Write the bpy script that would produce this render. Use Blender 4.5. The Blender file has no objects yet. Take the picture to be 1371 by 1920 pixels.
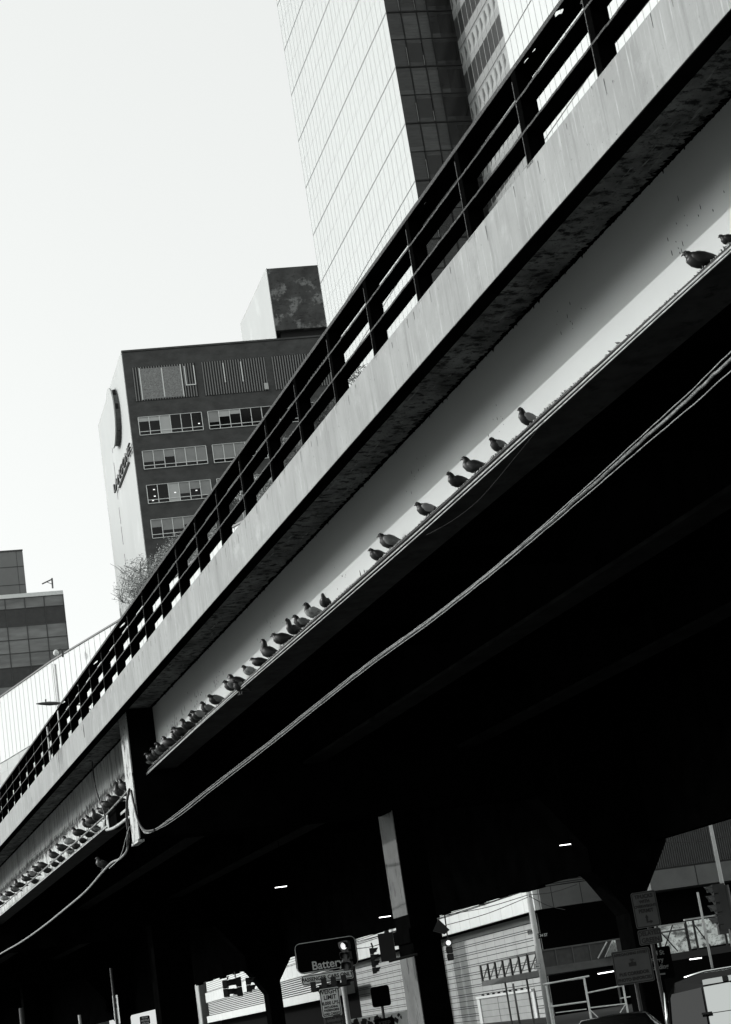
import bpy, math, random
from mathutils import Vector, Matrix
from mathutils.geometry import interpolate_bezier
random.seed(7)
R = math.radians
SC = bpy.context.scene
COL = SC.collection
EYE = 2.2                                   # camera height above the street
PITCH = math.atan(.2762); ROLL = R(8.9); F = 3352.0

# ------------------------------------------------------------------ camera
cd = bpy.data.cameras.new('camera'); cam = bpy.data.objects.new('camera', cd); COL.objects.link(cam)
cd.sensor_fit = 'VERTICAL'; cd.sensor_height = 36; cd.lens = F / 1920 * 36
cd.clip_start = .1; cd.clip_end = 4000
cam.matrix_world = Matrix.Translation((0, 0, EYE)) @ Matrix.Rotation(math.pi / 2 + PITCH, 4, 'X') @ Matrix.Rotation(-ROLL, 4, 'Z')
SC.camera = cam
SC.render.resolution_x = 731; SC.render.resolution_y = 1024
SC.view_settings.view_transform = 'Standard'; SC.view_settings.look = 'None'
SC.view_settings.gamma = 1; SC.view_settings.exposure = 0.0

# ------------------------------------------------------------------ directions: the viaduct runs along D, T points away across it
A20 = R(20)
D = Vector((-math.sin(A20), math.cos(A20), 0)); T = Vector((math.cos(A20), math.sin(A20), 0)); Z = Vector((0, 0, 1))
def V(s, t, z): return D * s + T * t + Z * z            # z is measured from eye level; build() adds EYE

# ------------------------------------------------------------------ sky and sun
to_sun = (-T + D * .5 + Z * .33).normalized()
sun_el = math.asin(to_sun.z); sun_az = math.atan2(to_sun.x, to_sun.y)
w = bpy.data.worlds.new('World'); SC.world = w; w.use_nodes = True
nt = w.node_tree; bg = nt.nodes['Background']
sk = nt.nodes.new('ShaderNodeTexSky'); sk.sky_type = 'NISHITA'; sk.sun_disc = False
sk.sun_elevation = sun_el; sk.sun_rotation = sun_az
sk.air_density = 1.0; sk.dust_density = 4.5; sk.ozone_density = 1.0
bw = nt.nodes.new('ShaderNodeRGBToBW'); nt.links.new(sk.outputs[0], bw.inputs[0])
veil = nt.nodes.new('ShaderNodeMath'); veil.operation = 'MULTIPLY_ADD'; veil.inputs[1].default_value = 1.1; veil.inputs[2].default_value = 5.65   # thin bright cloud veil over the whole sky
nt.links.new(bw.outputs[0], veil.inputs[0])
tn = nt.nodes.new('ShaderNodeVectorMath'); tn.operation = 'MULTIPLY'; nt.links.new(veil.outputs[0], tn.inputs[0]); tn.inputs[1].default_value = (.975, 1., .985)
nt.links.new(tn.outputs[0], bg.inputs[0]); bg.inputs[1].default_value = .12
sl = bpy.data.lights.new('sun', 'SUN'); sl.energy = 2.15; sl.angle = R(.5); sl.color = (1, .995, .985)
so = bpy.data.objects.new('sun', sl); COL.objects.link(so); so.location = (0, 0, 60)
so.rotation_euler = to_sun.to_track_quat('Z', 'Y').to_euler()

# ------------------------------------------------------------------ materials (the photograph is black and white: every surface is a grey)
def node(nt, t, **k):
    n = nt.nodes.new(t)
    for a, b in k.items(): setattr(n, a, b)
    return n
def mat(name, g, rough=.7, metal=0., spec=.4, var=.0, vscale=3., stretch=(1, 1, 1), emit=None, bump=0., bscale=20., marks=None, tint=(.97, 1.0, .985)):
    """grey principled material; var = noise variation of the base colour, marks = list of (scale, stretch, low, high, grey) overlaid wear"""
    m = bpy.data.materials.new(name); m.use_nodes = True; nt = m.node_tree; b = nt.nodes['Principled BSDF']
    b.inputs['Roughness'].default_value = rough; b.inputs['Metallic'].default_value = metal
    b.inputs['Specular IOR Level'].default_value = spec
    col = lambda v: (v * tint[0], v * tint[1], v * tint[2], 1)
    b.inputs['Base Color'].default_value = col(g)
    tc = node(nt, 'ShaderNodeTexCoord')
    cur = None
    if var:
        mp = node(nt, 'ShaderNodeMapping'); mp.inputs['Scale'].default_value = stretch; nt.links.new(tc.outputs['Object'], mp.inputs[0])
        n = node(nt, 'ShaderNodeTexNoise'); n.inputs['Scale'].default_value = vscale; n.inputs['Detail'].default_value = 8; n.inputs['Roughness'].default_value = .62
        nt.links.new(mp.outputs[0], n.inputs['Vector'])
        r = node(nt, 'ShaderNodeValToRGB'); r.color_ramp.elements[0].position = .3; r.color_ramp.elements[1].position = .7
        r.color_ramp.elements[0].color = col(g * (1 - var)); r.color_ramp.elements[1].color = col(min(1, g * (1 + var)))
        nt.links.new(n.outputs[0], r.inputs[0]); cur = r.outputs[0]
    for (sc, st, lo, hi, gg) in (marks or []):
        mp = node(nt, 'ShaderNodeMapping'); mp.inputs['Scale'].default_value = st; nt.links.new(tc.outputs['Object'], mp.inputs[0])
        n = node(nt, 'ShaderNodeTexNoise'); n.inputs['Scale'].default_value = sc; n.inputs['Detail'].default_value = 9; n.inputs['Roughness'].default_value = .68
        nt.links.new(mp.outputs[0], n.inputs['Vector'])
        r = node(nt, 'ShaderNodeMapRange'); r.inputs['From Min'].default_value = lo; r.inputs['From Max'].default_value = hi
        nt.links.new(n.outputs[0], r.inputs[0])
        mx = node(nt, 'ShaderNodeMix', data_type='RGBA'); nt.links.new(r.outputs[0], mx.inputs[0])
        if cur: nt.links.new(cur, mx.inputs[6])
        else: mx.inputs[6].default_value = col(g)
        mx.inputs[7].default_value = col(gg); cur = mx.outputs[2]
    if cur: nt.links.new(cur, b.inputs['Base Color'])
    if bump:
        n = node(nt, 'ShaderNodeTexNoise'); n.inputs['Scale'].default_value = bscale; n.inputs['Detail'].default_value = 6
        nt.links.new(tc.outputs['Object'], n.inputs['Vector'])
        bp = node(nt, 'ShaderNodeBump'); bp.inputs['Strength'].default_value = bump; bp.inputs['Distance'].default_value = .02
        nt.links.new(n.outputs[0], bp.inputs['Height']); nt.links.new(bp.outputs[0], b.inputs['Normal'])
    if emit:
        b.inputs['Emission Color'].default_value = (1, 1, 1, 1); b.inputs['Emission Strength'].default_value = emit
    return m
# coordinates of viaduct materials are rotated so x runs along the deck: stretch = (along, across, up)
def vmat(*a, **k):
    m = mat(*a, **k)
    for n in list(m.node_tree.nodes):
        if n.type == 'MAPPING':
            pre = m.node_tree.nodes.new('ShaderNodeMapping'); pre.inputs['Rotation'].default_value = (0, 0, -A20 - math.pi / 2)
            l = n.inputs[0].links[0]; src = l.from_socket; m.node_tree.links.remove(l)
            m.node_tree.links.new(src, pre.inputs[0]); m.node_tree.links.new(pre.outputs[0], n.inputs[0])
    return m
M = {}
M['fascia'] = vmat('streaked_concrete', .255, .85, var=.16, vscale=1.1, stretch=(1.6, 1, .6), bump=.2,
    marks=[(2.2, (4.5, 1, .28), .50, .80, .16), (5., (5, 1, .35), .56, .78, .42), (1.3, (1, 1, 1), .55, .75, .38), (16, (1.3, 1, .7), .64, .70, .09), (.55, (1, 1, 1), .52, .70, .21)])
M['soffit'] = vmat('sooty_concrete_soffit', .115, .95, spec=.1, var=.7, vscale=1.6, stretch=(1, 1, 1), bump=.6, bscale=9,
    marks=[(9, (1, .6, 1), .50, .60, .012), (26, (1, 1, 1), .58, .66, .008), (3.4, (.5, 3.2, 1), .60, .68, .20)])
M['girder'] = vmat('pale_painted_steel', .46, .6, var=.035, vscale=.8, bump=.05,
    marks=[(9, (2.2, 1, .6), .715, .745, .03), (1.1, (3, 1, .25), .62, .9, .40)])
M['girder_worn'] = vmat('worn_painted_steel', .52, .7, var=.12, vscale=2., stretch=(2, 1, .4), bump=.2,
    marks=[(2.6, (3.5, 1, .16), .52, .60, .18), (5, (4, 1, .30), .56, .62, .04)])
M['black_steel'] = mat('black_rusted_steel', .002, .9, spec=.0, var=.5, vscale=5, bump=.3)
M['lit_rail_edge'] = mat('sunlit_scuffed_edge', .028, .8, var=.8, vscale=40, marks=[(60, (1, 1, 1), .56, .66, .20)])  # paler strip for sun-caught edges, sunlight put into the colour
M['dark_steel'] = mat('shade_darkened_steel', .003, .9, spec=.0, var=.6, vscale=1.5)  # deep shade under the deck put into the base colour
M['flange_dim'] = mat('shade_darkened_flange', .009, .9, spec=.05, var=.7, vscale=2)  # darker flange copy, deep shade put into its colour
M['flange'] = vmat('dirty_shaded_flange', .020, .85, spec=.2, var=.7, vscale=3, marks=[(5, (1, 1, 1), .55, .65, .004)])  # dirt marks over a base darkened for the shaded underside
M['column_paint'] = mat('sunlit_peeling_paint', .095, .8, var=.25, vscale=2, marks=[(2.2, (2.5, 2.5, .6), .58, .63, .03)])
M['column_dark'] = mat('shade_darkened_column', .002, .9, spec=.0, var=.4)  # shade of the unlit sides put into the base colour
M['cap_paint'] = mat('peeling_cap_paint', .42, .75, var=.15, vscale=2, marks=[(5, (1, 1, .5), .57, .61, .04), (17, (1, 1, .6), .60, .63, .03)])
M['cable_pale'] = mat('pale_cable_sheath', .36, .5, var=.45, vscale=10)
M['cable_grey'] = mat('grey_cable_sheath', .20, .5, var=.6, vscale=14)
M['cable_dark'] = mat('dark_cable_sheath', .02, .6)
M['litter'] = mat('weathered_litter', .34, .9, var=.85, vscale=22)
M['ground'] = mat('concrete_paving', .16, .9, var=.15, vscale=.5)
M['asphalt'] = mat('asphalt', .028, .9, var=.25, vscale=2)
M['line'] = mat('road_paint', .6, .8)
M['ebrick'] = mat('grey_brick', .062, .9, var=.3, vscale=.5, stretch=(1, 1, 1.6), marks=[(3.5, (.5, .5, 2.5), .58, .72, .10), (8, (1, 1, 1), .6, .75, .03)])
M['white_render'] = mat('white_glazed_brick', .36, .6, var=.05, vscale=.15, stretch=(1, 1, .5), marks=[(.12, (1, 1, .6), .58, .9, .54)])
M['stained'] = mat('stained_brick', .060, .9, var=.4, vscale=.5, marks=[(.42, (1, 1, .9), .54, .62, .20), (1.1, (1, 1, 3), .56, .64, .022)])
M['alu'] = mat('window_aluminium', .75, .5)
M['glass_dark'] = mat('dark_window_glass', .008, .10, spec=.22, var=.6, vscale=.4)
M['blind'] = mat('window_blind', .27, .8, var=.12, vscale=.6)
M['blind_pale'] = mat('pale_window_panel', .46, .7)
M['louvre_dark'] = mat('louvre_dark', .012, .8)
M['louvre'] = mat('louvre_blade', .20, .7)
M['disc'] = mat('sign_disc_face', .35, .5)
M['disc_edge'] = mat('sign_disc_edge', .10, .7, var=.4, vscale=2)
M['letter'] = mat('sign_letter_metal', .05, .5)
M['mirror_glass'] = mat('white_mirror_glass', .54, .16, metal=.45, var=.025, vscale=.25)
M['seam'] = mat('curtain_seam', .40, .7)
M['seam_dark'] = mat('curtain_seam_dark', .12, .7)
for i, g in enumerate((.006, .014, .028, .045)): M['tg%d' % i] = mat('tower_glass_tone_%s' % 'abcd'[i], g, .12, spec=.35, var=.4, vscale=.8, stretch=(1, 1, 6))
M['tband'] = mat('tower_pale_band', .20, .5, var=.1); M['tpane'] = mat('reflected_pane', .10, .25, var=.35, vscale=.5)
M['tpane2'] = mat('reflected_pane_pale', .27, .4, var=.1); M['tdark'] = mat('reflected_dark_ribbon', .035, .3, var=.3)  # pane and ribbon tones imitate a mirrored building
M['gmul'] = mat('glass_block_mullion', .05, .5)
M['gA'] = mat('glass_block_pane', .18, .35, var=.35, vscale=.28, stretch=(.6, .6, 3.5)); M['gB'] = mat('glass_block_dark_pane', .035, .35, var=.3, vscale=1)
M['gC'] = mat('glass_block_panel', .20, .6, var=.06, vscale=.5)
M['arcw'] = mat('white_metal_cladding', .50, .5, var=.03, vscale=.3); M['arc2'] = mat('pale_stone_cladding', .38, .7, var=.08, vscale=.5)
M['siding'] = mat('pale_cement_panel', .36, .8, var=.09, vscale=.6, marks=[(.8, (1, 1, .3), .6, .9, .28)])
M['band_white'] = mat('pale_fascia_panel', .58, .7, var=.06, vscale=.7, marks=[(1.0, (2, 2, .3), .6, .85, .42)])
M['slot'] = mat('dark_slot', .012, .9)
M['corr'] = mat('corrugated_cladding', .05, .6, var=.2)
M['shade_panel'] = mat('grey_shaded_panel', .11, .8, var=.15, vscale=.8)  # grey panel; on the corner building's end, shade put into the colour
M['recess'] = mat('dark_recess', .003, .9, spec=.05)
M['door_metal'] = mat('roller_door', .30, .6, var=.15, vscale=.7)
M['ply'] = mat('dark_hoarding', .04, .8, var=.25); M['ply2'] = mat('hoarding_fascia', .075, .8, var=.25, vscale=2)
M['pole'] = mat('galvanised_pole', .33, .5, var=.15, vscale=4); M['scaf'] = mat('scaffold_tube', .55, .4, var=.2, vscale=8)
M['sig'] = mat('signal_housing', .012, .5, spec=.3); M['sig_grey'] = mat('signal_housing_grey', .06, .6); M['visor'] = mat('signal_visor', .17, .5)
M['lens'] = mat('signal_lens', .02, .3); M['lens_on'] = mat('signal_lens_lit', .8, .3, emit=.8)
M['lamp_on'] = mat('strip_lamp_tube', .8, .4, emit=4.)
M['sign_white'] = mat('sign_white_sheet', .42, .6, var=.08); M['sign_black'] = mat('sign_black_sheet', .003, .9, spec=.0)
M['sign_dim'] = mat('grey_sign_sheet', .085, .7, var=.12)  # even dark grey sheet with slight tone variation
M['sign_white2'] = mat('white_enamel_sheet', .7, .6)
M['sign_shade'] = mat('shaded_white_sheet', .07, .7, var=.1)  # white sheet darkened to carry the shade below the highway
M['ink'] = mat('sign_ink', .008, .6); M['ink_white'] = mat('sign_white_letters', .45, .6)
M['van'] = mat('black_van_paint', .010, .08, spec=.3); M['vanglass'] = mat('van_window_glass', .006, .03, spec=1.); M['chrome'] = mat('chrome_trim', .7, .15, metal=1.)
M['rubber'] = mat('tyre_rubber', .02, .9)
M['leaf'] = mat('spring_leaf', .36, .7, var=.4, vscale=1.5); M['leaf_dark'] = mat('dense_leaf', .11, .7, var=.6, vscale=1.); M['bark'] = mat('tree_bark', .09, .9)
M['globe'] = mat('lamp_globe', .55, .5)
def feather(name, g, g2, sc=30):
    return mat(name, g, .55, spec=.3, var=.3, vscale=sc, marks=[(sc * .7, (1, 1, 1), .52, .62, g2)])
M['pg_dark'] = feather('dark_feathers', .010, .018); M['pg_mid'] = feather('slate_feathers', .019, .04); M['pg_pale'] = feather('pale_feathers', .24, .08)
M['pg_wing'] = feather('grey_wing_feathers', .10, .15); M['pg_head'] = mat('dark_neck_feathers', .014, .4, spec=.4)
M['pg_leg'] = mat('pigeon_leg', .12, .6); M['beak'] = mat('pigeon_beak', .03, .5); M['eye'] = mat('pigeon_eye', .2, .2)
def bar_mat():
    m = mat('barred_wing_feathers', .17, .55); nt = m.node_tree; b = nt.nodes['Principled BSDF']
    tc = node(nt, 'ShaderNodeTexCoord'); mp = node(nt, 'ShaderNodeMapping'); mp.inputs['Rotation'].default_value = (0, R(28), 0)
    sx = node(nt, 'ShaderNodeSeparateXYZ'); nt.links.new(tc.outputs['Object'], mp.inputs[0]); nt.links.new(mp.outputs[0], sx.inputs[0])
    r = node(nt, 'ShaderNodeValToRGB'); r.color_ramp.interpolation = 'CONSTANT'
    e = r.color_ramp.elements; e[0].position = 0; e[0].color = (.015, .015, .015, 1); e[1].position = .30; e[1].color = (.12, .12, .12, 1)
    for p, c in ((.36, .015), (.43, .17), (.52, .015), (.59, .19)): q = e.new(p); q.color = (c, c, c, 1)
    mr = node(nt, 'ShaderNodeMapRange'); mr.inputs['From Min'].default_value = -.16; mr.inputs['From Max'].default_value = .10
    nt.links.new(sx.outputs[0], mr.inputs[0]); nt.links.new(mr.outputs[0], r.inputs[0]); nt.links.new(r.outputs[0], b.inputs['Base Color'])
    return m
M['pg_bar'] = bar_mat()
def translucent(name, g):
    m = mat(name, g, .8, var=.3, vscale=1.6, bump=1., bscale=2.5, marks=[(2.6, (1, 1, 1.6), .50, .60, g * .30), (9, (1, 1, 1), .58, .64, g * .12)]); nt = m.node_tree
    tr = node(nt, 'ShaderNodeBsdfTranslucent'); tr.inputs[0].default_value = (g * .9, g * .9, g * .9, 1)
    ad = node(nt, 'ShaderNodeMixShader'); ad.inputs[0].default_value = .85; out = nt.nodes['Material Output']
    nt.links.new(nt.nodes['Principled BSDF'].outputs[0], ad.inputs[1]); nt.links.new(tr.outputs[0], ad.inputs[2]);
    for l_ in list(nt.links):
        if l_.to_node == nt.nodes['Principled BSDF'] and l_.to_socket.name == 'Base Color': nt.links.new(l_.from_socket, tr.inputs[0])
    nt.links.new(ad.outputs[0], out.inputs[0])
    return m
M['sheeting'] = translucent('backlit_sheeting', .9)

# ------------------------------------------------------------------ mesh building
class MB:
    def __init__(s): s.v = []; s.f = []; s.m = []; s.cur = 0
    def poly(s, pts):
        n = len(s.v); s.v += [Vector(p) for p in pts]; s.f.append(list(range(n, n + len(pts)))); s.m.append(s.cur); return s
    def box(s, o, a, b, c):
        """box from corner o with edge vectors a, b, c"""
        o, a, b, c = Vector(o), Vector(a), Vector(b), Vector(c)
        p = [o, o + a, o + a + b, o + b, o + c, o + a + c, o + a + b + c, o + b + c]
        n = len(s.v); s.v += p
        fs = [(0, 3, 2, 1), (4, 5, 6, 7), (0, 1, 5, 4), (1, 2, 6, 5), (2, 3, 7, 6), (3, 0, 4, 7)]
        if a.cross(b).dot(c) < 0: fs = [f[::-1] for f in fs]
        for f in fs: s.f.append([n + i for i in f]); s.m.append(s.cur)
        return s
    def st(s, s0, s1, t0, t1, z0, z1):
        return s.box(V(s0, t0, z0), D * (s1 - s0), T * (t1 - t0), Z * (z1 - z0))
    def prism(s, pts, ext):
        ext = Vector(ext); pts = [Vector(p) for p in pts]
        nrm = Vector((0, 0, 0))
        for i in range(len(pts)): nrm += pts[i].cross(pts[(i + 1) % len(pts)])
        if nrm.dot(ext) > 0: pts = pts[::-1]
        n = len(s.v); k = len(pts); s.v += pts + [p + ext for p in pts]
        s.f.append([n + i for i in range(k)]); s.f.append([n + k + i for i in reversed(range(k))]); s.m += [s.cur] * 2
        for i in range(k):
            j = (i + 1) % k; s.f.append([n + j, n + i, n + k + i, n + k + j]); s.m.append(s.cur)
        return s
    def tube(s, pts, r, n=8, r1=None, cap=True):
        pts = [Vector(p) for p in pts]; base = len(s.v); K = len(pts)
        for i, p in enumerate(pts):
            d = (pts[min(i + 1, K - 1)] - pts[max(i - 1, 0)]).normalized()
            a = d.cross(Z if abs(d.z) < .95 else Vector((1, 0, 0))).normalized(); b = d.cross(a)
            rr = r if r1 is None else r + (r1 - r) * i / max(1, K - 1)
            if isinstance(r, (list, tuple)): rr = r[i]
            for j in range(n):
                t = 2 * math.pi * j / n; s.v.append(p + a * math.cos(t) * rr + b * math.sin(t) * rr)
        for i in range(K - 1):
            for j in range(n):
                k = (j + 1) % n; q = base + i * n
                s.f.append([q + j, q + k, q + n + k, q + n + j]); s.m.append(s.cur)
        if cap:
            s.f.append([base + j for j in reversed(range(n))]); s.f.append([base + (K - 1) * n + j for j in range(n)]); s.m += [s.cur] * 2
        return s
    def rings(s, rings):
        """loft closed rings (lists of points, same length)"""
        base = len(s.v); n = len(rings[0])
        for rg in rings: s.v += [Vector(p) for p in rg]
        for i in range(len(rings) - 1):
            for j in range(n):
                k = (j + 1) % n; q = base + i * n; s.f.append([q + j, q + k, q + n + k, q + n + j]); s.m.append(s.cur)
        s.f.append([base + j for j in reversed(range(n))]); s.f.append([base + (len(rings) - 1) * n + j for j in range(n)]); s.m += [s.cur] * 2
        return s
    def build(s, name, mats, parent=None, local=False, smooth=False):
        me = bpy.data.meshes.new(name); off = Vector((0, 0, 0)) if local else Vector((0, 0, EYE))
        if parent is not None and not local:
            p = parent
            while p is not None: off -= p.location; p = p.parent
        me.from_pydata([tuple(v + off) for v in s.v], [], s.f); me.validate(); me.update()
        if not isinstance(mats, (list, tuple)): mats = [mats]
        for m in mats: me.materials.append(M[m] if isinstance(m, str) else m)
        if len(mats) > 1:
            for p, i in zip(me.polygons, s.m): p.material_index = i
        if smooth:
            for p in me.polygons: p.use_smooth = True
        o = bpy.data.objects.new(name, me); COL.objects.link(o)
        if parent is not None: o.parent = parent
        return o
def tag(o, label=None, cat=None, group=None, kind=None):
    if label: o['label'] = label
    if cat: o['category'] = cat
    if group: o['group'] = group
    if kind: o['kind'] = kind
    return o
def thing(name, label, cat, loc, group=None):
    """Empty at the thing's base; loc has z measured from eye level"""
    o = bpy.data.objects.new(name, None); COL.objects.link(o); o.location = Vector(loc) + Z * EYE; o.empty_display_size = .2
    return tag(o, label, cat, group)
def copy_tree(o, parent=None):
    c = o.copy(); COL.objects.link(c); c.parent = parent
    for ch in list(o.children): copy_tree(ch, c)
    return c
def text(s, size, depth=.004, spacing=1.0, bold=0.):
    cu = bpy.data.curves.new('writing', 'FONT'); cu.body = s; cu.size = size; cu.extrude = depth / 2; cu.align_x = 'CENTER'; cu.align_y = 'CENTER'
    cu.space_character = spacing; cu.offset = bold
    o = bpy.data.objects.new('writing', cu); COL.objects.link(o)
    dg = bpy.context.evaluated_depsgraph_get(); dg.update(); me = bpy.data.meshes.new_from_object(o.evaluated_get(dg))
    bpy.data.objects.remove(o)
    return me
def add_text(mb, s, size, O, U, W, wide=1.0, **k):
    """writing centred on O in the plane of U (right) and W (up)"""
    me = text(s, size, **k); N = U.cross(W); n = len(mb.v)
    mb.v += [O + U * v.co.x * wide + W * v.co.y + N * v.co.z for v in me.vertices]
    for p in me.polygons: mb.f.append([n + i for i in p.vertices]); mb.m.append(mb.cur)
    bpy.data.meshes.remove(me); return mb
# a pixel of the photograph -> direction from the eye, used to read real positions off it
def ray(x, y):
    dx = x - 685.5; dy = y - 960; c, s_ = math.cos(ROLL), math.sin(ROLL)
    U = dx * c - dy * s_; W = -dx * s_ - dy * c
    return Vector((U, F * math.cos(PITCH) - W * math.sin(PITCH), F * math.sin(PITCH) + W * math.cos(PITCH)))
def at_t(x, y, t): r = ray(x, y); return r * (t / r.dot(T))          # on the plane parallel to the viaduct at distance t
def at_z(x, y, z): r = ray(x, y); return r * (z / r.z)
def at_d(x, y, dist): r = ray(x, y); return r * (dist / math.hypot(r.x, r.y))
class Face:
    """a vertical facade plane: u runs along azimuth az (degrees, left positive), z up from eye level"""
    def __init__(s, P, az, out):
        s.P = Vector((P[0], P[1], 0)); a = R(az); s.U = Vector((-math.sin(a), math.cos(a), 0)); n = Vector((s.U.y, -s.U.x, 0))
        s.N = n if n.dot(Vector(out)) > 0 else -n
    def p(s, u, z, n=0.): return s.P + s.U * u + Z * z + s.N * n
    def box(s, mb, u0, u1, z0, z1, n0, n1): return mb.box(s.p(u0, z0, n0), s.U * (u1 - u0), Z * (z1 - z0), s.N * (n1 - n0))

# ------------------------------------------------------------------ setting: ground and road
g = MB(); g.box((-900, -300, -EYE - .5), (1800, 0, 0), (0, 1600, 0), (0, 0, .5)); tag(g.build('ground', 'ground'), kind='structure')
g = MB(); g.box(V(-60, 6.2, -EYE + .004), D * 400, T * 190, Z * .02); tag(g.build('road', 'asphalt'), kind='structure')
g = MB()
for k in range(20):
    for t in (11.2, 16.4, 24.5, 28.2): g.box(V(-40 + k * 12, t, -EYE + .028), D * 3, T * .12, Z * .004)
tag(g.build('road_markings', 'line'), kind='structure')
g = MB(); g.box(V(-60, 5.9, -EYE), D * 400, T * .28, Z * .14); tag(g.build('kerb', 'ground'), kind='structure')

# ================================================================== THE ELEVATED HIGHWAY
hw = thing('elevated_highway', 'long elevated highway crossing the picture, pale concrete edge above a pale steel girder', 'viaduct', V(38, 14, -EYE))
S0, S1 = -14, 240
TF, TW = 7.03, 8.25
ZFT, ZFB, ZJ, ZGB = 7.22, 6.587, 7.04, 5.66
# deck slab
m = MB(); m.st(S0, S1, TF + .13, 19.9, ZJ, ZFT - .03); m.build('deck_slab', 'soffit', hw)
# rough joint fillet where the slab meets the girder
m = MB(); random.seed(3); s = S0
while s < 80:
    L = random.uniform(.02, .09); h = random.uniform(.005, .022) * (2.2 if random.random() < .08 else 1); dpt = random.uniform(.02, .08)
    m.prism([V(s, TW, ZJ), V(s + L, TW, ZJ), V(s + L * .6, TW, ZJ - h), V(s + L * .2, TW, ZJ - h * .7)], -T * .004)
    m.prism([V(s, TW, ZJ - .002), V(s + L, TW, ZJ - .002), V(s + L * .7, TW - dpt, ZJ - .002), V(s + L * .3, TW - dpt * .8, ZJ - .002)], -Z * .008)
    s += L * random.uniform(.3, .9)
m.build('joint_crust', 'dark_steel', hw)
# parapet beam: outer face as a fine strip mesh with a spall, rebuilt in lengths between joints
m = MB()
joints = [S0, 6.2, 43.2, 75, 110, S1]
for a, b in zip(joints[:-1], joints[1:]): m.st(a + .012, b - .012, TF, TF + .125, ZFB, ZFT)
m.build('parapet_beam', 'fascia', hw)
m = MB(); m.st(S0, S1, TF + .125, TF + .18, ZFB + .02, ZJ); m.st(S0, S1, TF + .006, TF + .18, ZFB - .012, ZFB - .002); m.build('shade_strip', 'dark_steel', hw)  # near-black strip added under the beam in place of shade
# stains under the expansion joint and small rust marks: thin scale standing proud of the face
m = MB(); random.seed(5)
for k in range(9):
    ss = 43.55 + random.uniform(-.30, .55); h = random.uniform(.25, .60); wd = random.uniform(.01, .035)
    m.prism([V(ss, TF - .003, ZFT), V(ss + wd, TF - .003, ZFT), V(ss + wd * .5, TF - .003, ZFT - h)], T * .002)
for (px, py, L, wd) in ((157, 1370, .34, .10), (110, 1425, .16, .04), (60, 1500, .2, .04)):
    c = at_t(px, py, TF - .003); n = 9
    m.prism([c + D * wd * .5 * math.cos(6.28 * i / n) * random.uniform(.6, 1.3) + Z * L * .5 * math.sin(6.28 * i / n) * random.uniform(.7, 1.2) for i in range(n)], T * .002)
random.seed(11)
for k in range(70):
    ss = 9.5 + k * .55 + random.uniform(-.2, .2); h = random.uniform(.03, .16); wd = random.uniform(.004, .014)
    z0 = ZFT - random.uniform(0, .10)
    m.prism([V(ss, TF - .003, z0), V(ss + wd, TF - .003, z0 - .01), V(ss + wd * .4, TF - .003, z0 - h)], T * .002)
tag(m.build('stain', mat('rust_stain', .09, .95, var=.5, vscale=20), hw), kind='stuff')
# outer girder, first span
m = MB(); m.st(S0, 38.05, TW, TW + .03, ZGB + .05, ZJ); m.build('girder_web', 'girder', hw)
m = MB(); m.st(S0, 38.05, 8.0, 8.62, ZGB, ZGB + .05); m.build('girder_flange', 'flange', hw)
m = MB(); random.seed(77)
for (s0, zc, n_, spread, big) in ((11.2, 6.5, 22, .30, 1), (13.1, 6.35, 14, .2, 1), (15.6, 6.55, 10, .2, .8), (17.9, 6.2, 8, .25, .8), (20.5, 6.5, 9, .25, .9), (24.3, 6.1, 10, .3, 1), (28.0, 6.4, 12, .4, 1.2), (32.2, 6.35, 16, .35, 1.6), (34.0, 6.25, 22, .5, 2.4), (35.6, 6.2, 26, .5, 3.0), (36.7, 6.05, 22, .4, 2.4)):
    for q_ in range(n_):
        a_ = s0 + random.gauss(0, spread); z_ = min(6.9, max(5.8, zc + random.gauss(0, .14))); h_ = random.uniform(.008, .03) * big * random.choice((1, 1, 2.2)); w_ = random.uniform(.004, .010) * big
        m.prism([V(a_, TW - .003, z_), V(a_ + w_, TW - .003, z_ + h_ * .3), V(a_ + w_ * .8, TW - .003, z_ + h_), V(a_ - w_ * .3, TW - .003, z_ + h_ * .6)], T * .002)
tag(m.build('paint_chips', 'slot', hw), kind='stuff')
# second span: deeper, worn; plate joints
m = MB(); m.st(38.85, S1, TW, TW + .03, 5.36, ZJ); m.build('girder_web', 'girder_worn', hw)
m = MB(); random.seed(9); ss = 39.6
while ss < 76:
    z1 = random.uniform(5.45, 6.35); m.st(ss, ss + .02, TW - .004, TW + .001, 5.36, random.uniform(5.9, 6.3)); ss += random.uniform(.75, .95)
ss = 39.0                                       # ragged peeling coat along the middle of the plate
while ss < 74:
    h = random.uniform(.08, .36); c = 6.15 + random.uniform(-.05, .03)
    if ss < 42: h *= 2.2
    m.prism([V(ss, TW - .004, c - h * .45), V(ss + .05, TW - .004, c - h * .2), V(ss + .07, TW - .004, c + h * .35), V(ss + .02, TW - .004, c + h * .6)], T * .003)
    ss += random.uniform(.03, .10)
tag(m.build('peeling_paint', mat('peeled_patch', .07, .9, var=.5, vscale=9), hw), kind='stuff')
m = MB(); m.st(38.85, S1, 8.095, 8.62, 5.29, 5.34); m.build('girder_flange', 'flange', hw)
m = MB(); m.st(38.85, S1, 8.08, 8.092, 5.288, 5.345); m.build('lit_ledge_edge', 'cap_paint', hw)  # pale strip for the lit lip, flange behind darkened for shade
m = MB(); m.st(42.2, 43.33, 7.98, 8.24, 5.10, 5.62); bb_ = m.build('bearing_block', 'dark_steel', hw)
m = MB(); m.st(43.2, 43.35, 7.96, 7.979, 5.10, 5.64); m.build('block_edge', 'cap_paint', bb_)
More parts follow.
